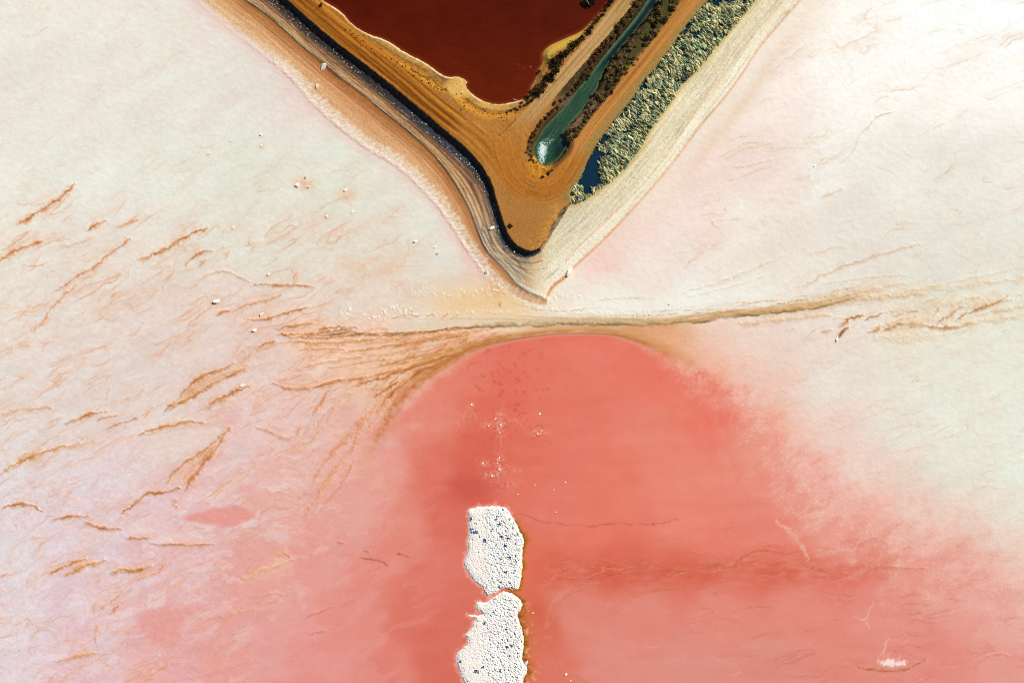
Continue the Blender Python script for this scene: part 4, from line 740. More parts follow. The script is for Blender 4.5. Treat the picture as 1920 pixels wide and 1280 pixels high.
# drain banks and outfall gravel
mixc(alb, (92, 68, 38), top * sstep(15, 9, sC + 4 * nA) * .85)
mixc(alb, (72, 58, 34), top * sstep(8, 3, sC + 3 * nB) * .7)
ep_gap = top * (np.abs(dRr) > 16) * (np.abs(dRp) > 13) * (sC > 0) * sstep(1030, 1060, x) * (y < 262) * (dRr > 0) * sstep(40, 26, sC)
mixc(alb, (62, 52, 28), ep_gap * .92); mixc(alb, (126, 100, 64), ep_gap * sstep(.15, .45, nB) * .8); mixc(alb, (38, 34, 18), ep_gap * sstep(.1, .4, nC) * .6)
mud = ep_gap * sstep(17, 12, sC + 5 * nA) * sstep(170, 190, y); mixc(alb, (128, 100, 78), mud * .9); mixc(alb, (70, 48, 34), mud * sstep(.1, .4, nB) * .5)
slime = ep_gap * sstep(10, 15, sC + 4 * nA) * sstep(120, 100, y); mixc(alb, (74, 72, 34), slime * .85)
mixc(alb, (100, 62, 24), top * sstep(.28, .5, nC) * .3); mixc(alb, (216, 160, 92), top * sstep(-.28, -.5, nC) * .25)
mixc(alb, (226, 150, 34), np.clip(top * sstep(30, 16, np.hypot(x - 1012, y - 314)) * (0.7 + .8 * nB), 0, 1) * sstep(-1, 2, sC) * .95)
mixc(alb, (80, 48, 14), top * sstep(30, 18, np.hypot(x - 1012, y - 312)) * sstep(.2, .45, nC) * .8)
# pebbly southern end
mixc(alb, (176, 120, 60), top * sstep(370, 385, y) * .6)
mixc(alb, (214, 152, 62), top * sstep(.1, .5, nB + .5 * nC) * sstep(432, 452, y) * sstep(985, 1000, x) * .8)
mixc(alb, (222, 158, 66), np.clip(top * np.exp(-((x - 1040 + (y - 400) * .4) / 12) ** 2) * sstep(375, 390, y) * (0.4 + nB), 0, .8))
# ---- relief
z_w = np.interp(u02, [0, .5, .94, 1], [0.03, .16, .30, .34]); hh[:] = np.where(west, z_w + 0.3 * hh, hh)
z_b = np.interp(u23, [0, .06, .5, 1], [.42, .52, .66, .78])
z_e = np.interp(1 - ue, [0, .06, .5, 1], [.05, .22, .8, 1.62])
fe = sstep(985, 1030, x)
hh[:] = np.where(bench | (bank & (x > 1004)), (z_b * (1 - fe) + np.minimum(z_e, 1.7) * fe) + hh * 0.8, hh)
u34 = np.clip(np.abs(d4) / (np.abs(d4) + np.abs(d3) + 1e-3), 0, 1)
z_k = np.interp(u34, [0, .12, .42, 1], [Z_TOP, 2.0, .98, .78])
hh[:] = np.where(bank & (x <= 1014), z_k + .22 * nB * sstep(0, .3, u34) + .1 * nC, hh)
ztop = Z_TOP + .03 * nA + .015 * nB
ztop = ztop + loop * .02 * lr_ + wl * .025 * ln + pt * .02 * lp2
slP = np.interp(x, [960, 1010], [30, 10]); ztop = np.minimum(ztop, Z_POND + (Z_TOP - Z_POND) * np.clip(sP / slP, -1.2, 1.2) + .03 * nB)
ztop = np.minimum(ztop, Z_CHAN + (Z_TOP - Z_CHAN) * np.clip(sC / np.interp(dRr - dRp * 0, [0, 1], [5.5, 5.5]), -1.0, 1.3) + .10 * nB)
hh[:] = np.where(inT, ztop, hh)
pool = fbm(x / 19, y / 15, 4, 261, .6)
zm = Z_MARSH + .02 + .46 * (pool + .05) + sstep(12, 2, np.abs(dMo)) * .25 - .35 * sstep(9, 5, np.abs(dMi)) * sstep(.0, .2, fbm(x / 40, y / 40, 2, 263)) - .5 * np.exp(-(((x - 1106) / 15) ** 2 + ((y - 322) / 60) ** 2))
hh[:] = np.where(inM, zm, hh)
reg[inE] = 2
reg[(wl + er + loop * .8 + plaza * .8 > .5) & inT & (sC > 3) & (sP > 18)] = 3
reg[pt > .5] = 4
MARSHF = np.zeros_like(H); MARSHF[SB] = inM * np.clip(zm - Z_MARSH, -.5, 1)
np.clip(ALB, 4, 254, out=ALB)
# ================================================================ Blender side
COL = scene.collection
def hz(px, py):
    i = int(np.clip(np.searchsorted(gx, px) - 1, 0, NX - 2)); j = int(np.clip(np.searchsorted(gy, py) - 1, 0, NY - 2))
    tx = (px - gx[i]) / (gx[i + 1] - gx[i]); ty = (py - gy[j]) / (gy[j + 1] - gy[j])
    return float((H[j, i] * (1 - tx) + H[j, i + 1] * tx) * (1 - ty) + (H[j + 1, i] * (1 - tx) + H[j + 1, i + 1] * tx) * ty)

def tag(o, label=None, cat=None, group=None, kind=None):
    if label: o['label'] = label
    if cat: o['category'] = cat
    if group: o['group'] = group
    if kind: o['kind'] = kind
    return o

def mesh_obj(name, verts, quads, mat, col=None, normals=None, parent=None, tris=False):
    me = bpy.data.meshes.new(name)
    verts = np.asarray(verts, np.float32); quads = np.asarray(quads, np.int32); k = quads.shape[1]
    me.vertices.add(len(verts)); me.vertices.foreach_set('co', verts.ravel())
    me.loops.add(quads.size); me.loops.foreach_set('vertex_index', quads.ravel())
    me.polygons.add(len(quads)); me.polygons.foreach_set('loop_start', np.arange(0, quads.size, k, dtype=np.int32))
    me.update(calc_edges=True)
    me.polygons.foreach_set('use_smooth', np.ones(len(quads), bool))
    if col is not None:
        at = me.color_attributes.new('Col', 'FLOAT_COLOR', 'POINT')
        at.data.foreach_set('color', np.concatenate([col, np.ones((len(col), 1), np.float32)], 1).astype(np.float32).ravel())
    if normals is not None: me.normals_split_custom_set_from_vertices(normals)
    me.materials.append(mat)
    o = bpy.data.objects.new(name, me); COL.objects.link(o)
    if parent is not None: o.parent = parent
    return o

# ---------------------------------------------------------------- materials
def nodes(name, rough=0.9, spec=0.3):
    m = bpy.data.materials.new(name); m.use_nodes = True
    b = m.node_tree.nodes['Principled BSDF']; b.inputs['Roughness'].default_value = rough; b.inputs['Specular IOR Level'].default_value = spec
    return m, m.node_tree, b
def ground_mat(name, rough, spec, grain, bump, scales=(1.6, 5.0), bdist=0.06, tone=1.0):
    m, t, b = nodes(name, rough, spec); N = t.nodes; L = t.links
    at = N.new('ShaderNodeAttribute'); at.attribute_name = 'Col'
    geo = N.new('ShaderNodeNewGeometry')
    n1 = N.new('ShaderNodeTexNoise'); n1.inputs['Scale'].default_value = scales[0]; n1.inputs['Detail'].default_value = 5; n1.inputs['Roughness'].default_value = 0.65
    n2 = N.new('ShaderNodeTexNoise'); n2.inputs['Scale'].default_value = scales[1]; n2.inputs['Detail'].default_value = 3; n2.inputs['Roughness'].default_value = 0.7
    for n in (n1, n2): L.new(geo.outputs['Position'], n.inputs['Vector'])
    mr = N.new('ShaderNodeMapRange'); mr.inputs['From Min'].default_value = 0.25; mr.inputs['From Max'].default_value = 0.75
    mr.inputs['To Min'].default_value = tone * (1 - grain); mr.inputs['To Max'].default_value = tone * (1 + grain)
    ad = N.new('ShaderNodeMath'); ad.operation = 'ADD'; L.new(n1.outputs[0], ad.inputs[0]); L.new(n2.outputs[0], ad.inputs[1])
    hf = N.new('ShaderNodeMath'); hf.operation = 'MULTIPLY'; hf.inputs[1].default_value = 0.5; L.new(ad.outputs[0], hf.inputs[0])
    L.new(hf.outputs[0], mr.inputs['Value'])
    vm = N.new('ShaderNodeVectorMath'); vm.operation = 'SCALE'; L.new(at.outputs['Color'], vm.inputs[0]); L.new(mr.outputs[0], vm.inputs['Scale'])
    L.new(vm.outputs[0], b.inputs['Base Color'])
    if bump > 0:
        bp = N.new('ShaderNodeBump'); bp.inputs['Strength'].default_value = bump; bp.inputs['Distance'].default_value = bdist
        L.new(hf.outputs[0], bp.inputs['Height']); L.new(bp.outputs[0], b.inputs['Normal'])
    return m
M_SALT = ground_mat('salt_crust', 0.85, 0.25, 0.04, 0.5, (0.9, 3.2), 0.14)
M_LAG = ground_mat('pink_brine', 0.32, 0.35, 0.035, 0.10, (0.5, 3.5), 0.05)
M_EARTH = ground_mat('embankment_clay', 0.95, 0.15, 0.12, 0.9, (1.4, 4.0), 0.22)
M_TRACK = ground_mat('compacted_dirt', 0.95, 0.12, 0.18, 0.6, (1.4, 4.5), 0.10)
M_POND = ground_mat('red_brine', 0.3, 0.12, 0.06, 0.08, (0.8, 3.0), 0.04)
M_CHAN = ground_mat('green_water', 0.25, 0.4, 0.08, 0.25, (1.0, 4.0), 0.08)
M_ISLE = ground_mat('lumpy_salt', 0.8, 0.25, 0.05, 0.5, (2.5, 7.0), 0.10)
M_MARSH = ground_mat('marsh_pool_water', 0.15, 0.4, 0.10, 0.05, (1.0, 3.0), 0.03)

# ---------------------------------------------------------------- terrain sheets
LIN = lin(ALB)
hy_, hx_ = np.gradient(H, gy * U, gx * U)
NRM = np.stack([-hx_, hy_, np.ones_like(H)], -1); NRM /= np.linalg.norm(NRM, axis=-1, keepdims=True)
VX = wx(X); VY = wy(Y)
FREG = REG[:-1, :-1]
# smooth ragged single-cell islands of one kind inside another
def sheet(name, sel, mat, kind='structure'):
    j, i = np.nonzero(sel)
    a = j * NX + i; q = np.stack([a + NX, a + NX + 1, a + 1, a], 1)
    used = np.unique(q); re = np.zeros(NX * NY, np.int32); re[used] = np.arange(len(used))
    v = np.stack([VX.ravel()[used], VY.ravel()[used], H.ravel()[used]], 1)
    o = mesh_obj(name, v, re[q], mat, LIN.reshape(-1, 3)[used], NRM.reshape(-1, 3)[used])
    return tag(o, kind=kind)
tag(sheet('salt_flat', FREG == 0, M_SALT), 'pale pink and white salt flat veined with rust stains')
tag(sheet('lagoon', FREG == 1, M_LAG), 'shallow salmon pink brine lagoon')
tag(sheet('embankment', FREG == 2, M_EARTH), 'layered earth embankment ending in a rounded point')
tag(sheet('dirt_track', FREG == 3, M_TRACK), 'golden brown dirt track looping round the outfall')
tag(sheet('dirt_track', FREG == 4, M_TRACK), 'pale sandy track between red pond and green drain')

# ---------------------------------------------------------------- water sheets
def water(name, poly, z, step, colour, mat, label, pad=3, bounds=None):
    P = np.array(poly); x0, y0, x1, y1 = bounds or (P[:, 0].min() - pad, P[:, 1].min() - pad, P[:, 0].max() + pad, P[:, 1].max() + pad)
    ax = np.arange(x0, x1, step); ay = np.arange(y0, y1, step); wx_, wy_ = np.meshgrid(ax.astype(np.float32), ay.astype(np.float32))
    d, _, _ = pdist(wx_, wy_, list(map(tuple, P)) + [tuple(P[0])]); ins = inside(wx_, wy_, P)
    keep = ins | (d < pad)
    ks = keep[:-1, :-1] & keep[1:, 1:]
    c, dz = colour(wx_, wy_, np.where(ins, d, -d))
    j, i = np.nonzero(ks); n = len(ax); a = j * n + i; q = np.stack([a + n, a + n + 1, a + 1, a], 1)
    used = np.unique(q); re = np.zeros(n * len(ay), np.int32); re[used] = np.arange(len(used))
    v = np.stack([wx(wx_).ravel()[used], wy(wy_).ravel()[used], (z + dz).ravel()[used]], 1)
    o = mesh_obj(name, v, re[q], mat, lin(c).reshape(-1, 3)[used]); tag(o, label, kind='structure'); return o

def c_pond(x, y, d):
    n = fbm(x / 60, y / 45, 4, 301); t = sstep(-40, 190, y)[..., None]
    c = np.array([79, 19, 2], np.float32) * (1 - t) + np.array([99, 28, 4], np.float32) * t
    rp = fbm(x / 26 + y / 60, y / 5 - x / 30, 4, 305, .6); c = c + (n * 10 + rp * 10)[..., None] * np.array([1, .42, .25], np.float32)
    mixc(c, (150, 62, 26), sstep(7, 0, d + 3 * n) * .6)
    fl = sstep(.42, .6, fbm(x / 4, y / 4, 3, 303)) * (np.exp(-(((x - 985) / 22) ** 2 + ((y - 135) / 35) ** 2)) + .8 * np.exp(-(((x - 950) / 14) ** 2 + ((y - 170) / 12) ** 2)))
    mixc(c, (214, 160, 130), np.clip(fl * .7, 0, .8))
    
    return c, 0 * x
pond_poly = list(map(tuple, POND)) + [(1315, -260), (400, -260)]
water('red_pond', pond_poly, Z_POND, 2.4, c_pond, M_POND, 'dark red brine pond at the top of the photo')

dirv = np.array([.57, -.82])
def c_chan(x, y, d):
    al = x * .57 - y * .82; ac = x * .82 + y * .57
    t = sstep(150, 105, y)[..., None]                       # deeper and darker to the north
    c = np.array([46, 78, 56], np.float32) * (1 - t) + np.array([10, 38, 38], np.float32) * t
    dl, sl_, _ = pdist(x, y, smooth(CH_L, 2)); 
    mixc(c, (70, 112, 84), sstep(8, 2, dl) * sstep(170, 110, y) * .8)
    mixc(c, (6, 22, 30), sstep(5, 12, dl) * sstep(140, 90, y) * .85)
    ln = fbm(al / 42, (ac + 1.5 * perlin(x / 15, y / 15, 5)) / 1.5, 3, 311, .7)
    c = c + (ln * 52)[..., None] * np.array([.85, 1, .9], np.float32)
    mixc(c, (26, 52, 44), sstep(.15, .4, perlin(al / 30, ac / 1.3, 317)) * .5)
    sh = np.exp(-(((x - 1050) / 13) ** 2 + ((y - 290) / 22) ** 2)); mixc(c, (14, 40, 38), np.clip(sh * 1.2, 0, .9))
    mixc(c, (118, 124, 60), sstep(4.5, .5, d + 1.5 * perlin(x / 8, y / 8, 3)) * .55)
    return c, .01 * ln
chan_o = water('drain_channel', CHAN, Z_CHAN, 1.1, c_chan, M_CHAN, 'narrow green drain channel ending in white foam')
# churned foam below the outfall: separate threads of froth standing on the water
def foam():
    ax = np.arange(994, 1062, .45); ay = np.arange(232, 316, .45); fx, fy = np.meshgrid(ax.astype(np.float32), ay.astype(np.float32))
    dx = fx + 3.2 * fbm(fx / 9, fy / 9, 3, 401); dy = fy + 3.2 * fbm(fx / 9, fy / 9, 3, 403)
    th = 1 - np.abs(perlin(dx / 4.2, dy / 4.2, 405)) * 3.6
    th2 = 1 - np.abs(perlin(dx / 2.4, dy / 2.8, 407)) * 3.0
    core = np.exp(-(((fx - 1015 + (fy - 300) * .03) / 6.5) ** 2)) * sstep(255, 290, fy)
    env = np.exp(-(((fx - 1017) / 13) ** 2 + ((fy - 283) / 22) ** 2)) + .62 * np.exp(-(((fx - 1034) / 12) ** 2 + ((fy - 262) / 14) ** 2))
    k = np.maximum(th, .9 * th2) * .55 + env * .75 + core * .5
    keep = (k > .80) & inside(fx, fy, CHAN)
    ks = keep[:-1, :-1] & keep[1:, 1:] & keep[1:, :-1]
    j, i = np.nonzero(ks); n = len(ax); a = j * n + i; q = np.stack([a + n, a + n + 1, a + 1, a], 1)
    used = np.unique(q); re = np.zeros(n * len(ay), np.int32); re[used] = np.arange(len(used))
    z = Z_CHAN + .02 + .10 * np.clip(k - .8, 0, 1) + .02 * perlin(fx / 2, fy / 2, 9)
    br = np.clip((k - .80) * 1.5, 0, 1)[..., None]
    c = np.array([120, 158, 140], np.float32) * (1 - br) + np.array([226, 240, 232], np.float32) * br
    v = np.stack([wx(fx).ravel()[used], wy(fy).ravel()[used], z.ravel()[used]], 1)
    return mesh_obj('foam', v, re[q], ground_mat('foam_froth', .6, .4, .08, .3, (4, 9), .03), lin(c).reshape(-1, 3)[used], parent=chan_o)
foam()

def c_marsh(x, y, d):
    n = fbm(x / 30, y / 30, 3, 321)
    c = np.zeros(x.shape + (3,), np.float32) + np.array([16, 46, 62], np.float32)
    c += (n * 16)[..., None] * np.array([.3, 1, .9], np.float32)
    return c, 0 * x
water('marsh_pool', MAR, Z_MARSH, 3.0, c_marsh, M_MARSH, 'dark blue pools among the marsh tussocks beside the track', pad=0)

# ---------------------------------------------------------------- salt islets
def islet(name, outline, label, seed, pools):
    P = smooth(list(outline) + [outline[0]], 1); st = 0.62
    ax = np.arange(P[:, 0].min() - 8, P[:, 0].max() + 8, st); ay = np.arange(P[:, 1].min() - 8, P[:, 1].max() + 8, st)
    x, y = np.meshgrid(ax.astype(np.float32), ay.astype(np.float32))
    jx = x + 3.4 * fbm(x / 9, y / 9, 4, seed + 1, .65); jy = y + 3.4 * fbm(x / 9, y / 9, 4, seed + 2, .65)
    d, _, _ = pdist(jx, jy, P); d = np.where(inside(jx, jy, P), d, -d)
    ca, sa = math.cos(.6), math.sin(.6); xr = x * ca + y * sa; yr = -x * sa + y * ca
    wq = sstep(900, 925, x + 10 * fbm(x / 20, y / 20, 2, seed + 3)) * .65 + .35            # smoother western skirt
    big = fbm(x / 17, y / 17, 3, seed + 21); lump = (1 - np.abs(perlin(xr / 5.2, yr / 3.4, seed)) * 2.2) * .55 + .5 * (1 - np.abs(perlin(xr / 2.9, yr / 2.2, seed + 22)) * 2.2) + .5 * big
    l2 = fbm(x / 2.6, y / 2.6, 2, seed + 5)
    hol = sstep(.08, .5, fbm(xr / 7, yr / 4.6, 3, seed + 7, .62))
    h = .16 * sstep(0, 12, d) + .10 * sstep(0, 3, d) + wq * (.20 * lump + .20 * l2 - .34 * hol + .12) * sstep(0, 4, d) + .04
    h = np.where(d < 0, -.12 + .1 * np.clip(d / 6 + 1, 0, 1), h)
    c = np.zeros(x.shape + (3,), np.float32) + np.array([249, 244, 234], np.float32)
    n = fbm(x / 22, y / 22, 3, seed + 9)
    c += (n * 10)[..., None] * np.array([.2, .7, 1.2], np.float32)
    mixc(c, (244, 226, 212), sstep(925, 890, x) * .5)
    mixc(c, (250, 236, 205), sstep(6, 1, d) * sstep(960, 975, x) * .7)
    pl = np.zeros_like(x)
    for (px_, py_, r_) in pools: pl = np.maximum(pl, sstep(1.2, .7, np.hypot(x - px_, (y - py_) * 1.2) / r_ + 1.0 * l2 + .9 * perlin(x / 3.5, y / 3.5, seed + 31)))
    deep = sstep(.60, .85, hol * (.4 + .6 * wq) + .45 * fbm(x / 16, y / 16, 2, seed + 13)) 
    pl = np.clip(pl + deep * .9, 0, 1) * sstep(1, 3, d)
    h = h * (1 - pl) + np.minimum(h, .08) * pl
    mixc(c, (50, 106, 158), pl)  # blue of brine pools and of shade between lumps, both painted in
    keep = d > -4; ks = keep[:-1, :-1] & keep[1:, 1:]
    j, i = np.nonzero(ks); nn = len(ax); a = j * nn + i; q = np.stack([a + nn, a + nn + 1, a + 1, a], 1)
    used = np.unique(q); re = np.zeros(nn * len(ay), np.int32); re[used] = np.arange(len(used))
    v = np.stack([wx(x).ravel()[used], wy(y).ravel()[used], h.ravel()[used]], 1)
    o = mesh_obj(name, v, re[q], M_ISLE, lin(c).reshape(-1, 3)[used])
    return tag(o, label, 'islet', 'salt islets in the lagoon')
islet('salt_islet', ISL1, 'northern white lumpy salt islet flecked with blue, squared top edge', 501, [(882, 995, 5), (881, 973, 4), (890, 998, 4), (940, 1006, 3), (952, 1008, 3), (908, 1013, 3.5), (935, 983, 3), (946, 1023, 3), (948, 1072, 3), (955, 1045, 3)])
islet('salt_islet', ISL2, 'southern white salt islet cut off by the bottom edge of the photo', 541, [(950, 1212, 3), (948, 1179, 2.5), (892, 1258, 4), (904, 1250, 3), (862, 1240, 3), (937, 1257, 2.5), (908, 1168, 2.5)])

# ---------------------------------------------------------------- small things
R = random.Random(5)
def simple_mat(name, col, rough=.9, spec=.2, var=.12, bump=.4, scale=6):
    m, t, b = nodes(name, rough, spec); N = t.nodes; L = t.links
    oi = N.new('ShaderNodeObjectInfo'); ge = N.new('ShaderNodeNewGeometry')
    nz = N.new('ShaderNodeTexNoise'); nz.inputs['Scale'].default_value = scale; nz.inputs['Detail'].default_value = 4; L.new(ge.outputs['Position'], nz.inputs['Vector'])
    s = N.new('ShaderNodeMath'); s.operation = 'ADD'; L.new(oi.outputs['Random'], s.inputs[0]); L.new(nz.outputs[0], s.inputs[1])
    mr = N.new('ShaderNodeMapRange'); mr.inputs['From Min'].default_value = .3; mr.inputs['From Max'].default_value = 1.7; mr.inputs['To Min'].default_value = 1 - var; mr.inputs['To Max'].default_value = 1 + var
    L.new(s.outputs[0], mr.inputs['Value'])
    rgb = N.new('ShaderNodeRGB'); c = lin(col); rgb.outputs[0].default_value = (float(c[0]), float(c[1]), float(c[2]), 1)
    vm = N.new('ShaderNodeVectorMath'); vm.operation = 'SCALE'; L.new(rgb.outputs[0], vm.inputs[0]); L.new(mr.outputs[0], vm.inputs['Scale']); L.new(vm.outputs[0], b.inputs['Base Color'])
    if bump:
        bp = N.new('ShaderNodeBump'); bp.inputs['Strength'].default_value = bump; bp.inputs['Distance'].default_value = .05; L.new(nz.outputs[0], bp.inputs['Height']); L.new(bp.outputs[0], b.inputs['Normal'])
    return m
M_WHITE = simple_mat('white_salt_rock', (246, 240, 228)); M_CREAM = simple_mat('cream_stone', (196, 178, 142), var=.45)
M_BROWN = simple_mat('brown_stone', (120, 78, 44), var=.4); M_WOOD = simple_mat('bleached_wood', (222, 206, 172)); M_POST = simple_mat('weathered_post', (112, 92, 66))

def rock_mesh(name, seed, sub, flat, mat, crater=0):
    bm = bmesh.new(); bmesh.ops.create_icosphere(bm, subdivisions=sub, radius=1.0)
    rr = np.random.RandomState(seed); off = rr.rand(2) * 50
    axes = [Vector(rr.randn(3)).normalized() for _ in range(9)]; cuts = [.38 + .4 * rr.rand() for _ in axes]
    for v in bm.verts:
        p = v.co.copy()
        for a, c in zip(axes, cuts):                       # chip flat facets off the stone
            k = p.dot(a)
            if k > c: p -= a * (k - c) * .85
        p *= 1 + .16 * float(perlin(np.float32(p.x * 2 + off[0] + p.z), np.float32(p.y * 2 + off[1] - p.z), seed))
        if crater: 
            r = math.hypot(p.x, p.y); p.z -= crater * math.exp(-(r / .42) ** 2) * (1 if p.z > 0 else 0)
        v.co = Vector((p.x, p.y, p.z * flat))
    me = bpy.data.meshes.new(name); bm.to_mesh(me); bm.free(); me.materials.append(mat)
    return me
ROCKS = [rock_mesh('rock', s, 2, .7, M_WHITE) for s in range(5)]; RING = [rock_mesh('crust_ring', 20 + s, 3, .5, M_WHITE, .9) for s in range(2)]
PEB = [rock_mesh('stone', 40 + s, 1, .7, M_CREAM) for s in range(4)]; PEBB = [rock_mesh('stone', 50 + s, 1, .7, M_BROWN) for s in range(4)]
def put(name, me, px, py, r, z=None, rz=None, sx=1.0, sink=.25, label=None, cat=None, group=None, zc=None):
    (qx, qy), = rect([(px, py)], zc if zc is not None else 0)
    zz = hz(qx, qy) if z is None else z
    o = bpy.data.objects.new(name, me); COL.objects.link(o)
    s = r * U; o.location = (wx(qx), wy(qy), zz + s * .7 * (1 - sink) * .6); o.scale = (s * sx * R.uniform(.9, 1.5), s * R.uniform(.7, 1.0), s * R.uniform(.6, 1.0)); o.rotation_euler = (R.uniform(-.4, .4), R.uniform(-.4, .4), R.uniform(0, 6.28) if rz is None else rz)
    return tag(o, label, cat, group)

G_F = 'salt lumps scattered over the western flat'
FLAT_ROCKS = [
 (606, 126, 6.0, ROCKS, 'large white rock with orange halo below the brown scarp line'), (595, 163, 5.2, ROCKS, 'white rock with blue shaded side at the crust edge of the orange beach'),
 (489, 253, 3.2, ROCKS, 'small white lump beside a short brown crack on the upper salt flat'), (490, 273, 2.6, ROCKS, 'thin white flake on an orange stain on the upper salt flat'),
 (432, 264, 2.4, ROCKS, 'small white lump left of the pair on the upper salt flat'), (391, 288, 2.4, ROCKS, 'westernmost small white lump on the upper salt flat'),
 (573, 333, 5.2, ROCKS, 'largest white lump of the cluster of three on the western flat'), (557, 348, 5.0, ROCKS, 'left white lump of the cluster of three on the western flat'),
 (577, 351, 3.2, ROCKS, 'smallest white lump of the cluster of three on the western flat'), (648, 356, 3.6, ROCKS, 'white lump with pink stain south of it, right of the cluster of three'),
 (660, 397, 2.8, ROCKS, 'dark shadowed white flake alone south of the pink stain'), (407, 565, 5.4, RING, 'broad low salt lump, leftmost on the pink western flat'),
 (491, 589, 5.0, RING, 'white salt cone just above a dark brown ridge'), (478, 619, 5.2, RING, 'white salt cone with deep blue hollow on the pink flat'), (455, 722, 4.8, RING, 'white salt lump between two rust coloured fans'),
 (815, 463, 2.4, ROCKS, 'small white flake near the embankment on the pale flat'), (820, 476, 3.6, ROCKS, 'flat white slab near the embankment on the pale flat'), (778, 453, 3.4, ROCKS, 'long thin white slab on the pale flat'),
 (437, 427, 3.0, ROCKS, 'cream lump with orange halo on the western flat'), (503, 515, 3.4, ROCKS, 'cream lump above the dark crack on the western flat'), (613, 405, 2.8, ROCKS, 'cream lump with yellow stain on the central western flat'),
 (1067, 511, 8.5, ROCKS, 'biggest white boulder, on the orange line east of the point'), (912, 511, 4.0, ROCKS, 'white salt lump with blue hollow at the foot of the point'), (923, 428, 4.0, ROCKS, 'white stone casting a blue shadow on the western benches'),
 (1255, 570, 2.2, ROCKS, 'small dark shadowed stone on the white shore band'), (1569, 635, 3.0, ROCKS, 'white lump at the end of a dark brown streak on the eastern flat'), (1527, 311, 2.0, ROCKS, 'tiny stone on a faint vein of the bright eastern flat'),
 (884, 759, 3.2, ROCKS, 'white rock with black shadow, northwest in the lagoon'), (1012, 776, 2.8, ROCKS, 'white rock northeast of the pale crust in the lagoon'), (859, 795, 2.6, ROCKS, 'white rock west of the pale crust in the lagoon'), (1016, 807, 2.6, ROCKS, 'white rock on the brown crust patch in the lagoon'),
 (929, 785, 2.4, ROCKS, 'upper left white rock on the cross shaped crust'), (938, 797, 2.6, ROCKS, 'middle white rock on the cross shaped crust'), (937, 811, 2.4, ROCKS, 'lower white rock on the cross shaped crust'), (916, 798, 2.0, ROCKS, 'white rock on the left arm of the cross shaped crust'), (1008, 813, 2.2, ROCKS, 'white rock on the pale tongue east of the cross shaped crust'),
 (936, 858, 3.0, ROCKS, 'upper white rock of the crust just north of the islets'), (936, 880, 3.4, ROCKS, 'lower white rock of the crust just north of the islets'), (905, 868, 2.6, ROCKS, 'left white rock of the crust just north of the islets'), (922, 892, 3.0, ROCKS, 'white rock in a pale bar of crust just north of the islets'),
 (971, 926, 2.0, ROCKS, 'small white pebble above the northern islet'), (1003, 909, 2.4, ROCKS, 'small white pebble pair east of the northern islet top'), (1038, 918, 2.0, ROCKS, 'white pebble in open lagoon between two others'), (1060, 904, 2.0, ROCKS, 'easternmost white pebble in the open lagoon'), (1042, 960, 2.6, ROCKS, 'white pebble just above the brown line east of the northern islet'),
 (1061, 1263, 3.0, ROCKS, 'white pebble near the bottom edge right of the southern islet'), (1070, 1275, 2.6, ROCKS, 'lower white pebble near the bottom edge right of the southern islet'), (999, 1149, 2.6, ROCKS, 'white pebble in the orange seep by the southern islet'), (977, 1182, 2.6, ROCKS, 'dark stone on the east shore of the southern islet'), (986, 1243, 6.0, ROCKS, 'cream boulder in the orange seep east of the southern islet')]
for k, (px, py, r, kit, lab) in enumerate(FLAT_ROCKS):
    put('salt_rock', kit[k % len(kit)], px, py, r * (.85 if py < 740 or px < 800 else .68), sx=R.uniform(1.1, 1.7), rz=R.uniform(.3, 1.2), sink=.35, label=lab, cat='rock', zc=None)

# stones shed down the dark western bank: each its own thing
def along(curve, t):
    L = np.concatenate([[0], np.cumsum(np.hypot(*np.diff(curve, axis=0).T))]); s = t * L[-1]
    i = min(len(curve) - 2, int(np.searchsorted(L, s) - 1)); i = max(0, i); f = (s - L[i]) / max(1e-6, L[i + 1] - L[i])
    p = curve[i] * (1 - f) + curve[i + 1] * f; tn = curve[i + 1] - curve[i]; tn = tn / np.linalg.norm(tn)
    return p, np.array([-tn[1], tn[0]])
n_st = 0
while n_st < 170:
    t = R.uniform(.2, .97); p, nrm = along(C3, t); off = R.gauss(-1.0, 3.6); q = p + nrm * off
    if q[1] < -14: continue
    put('bank_stone', PEB[n_st % 4], q[0], q[1], R.choice([.8, .9, 1.0, 1.1, 1.3, 1.6, 2.1]), label='pale stone strewn with many others down the dark western bank, ' + ('top stretch' if q[1] < 110 else ('upper middle stretch' if q[1] < 220 else ('lower middle stretch' if q[1] < 340 else 'by the point'))), cat='stone', group='pale stones on the western bank'); n_st += 1

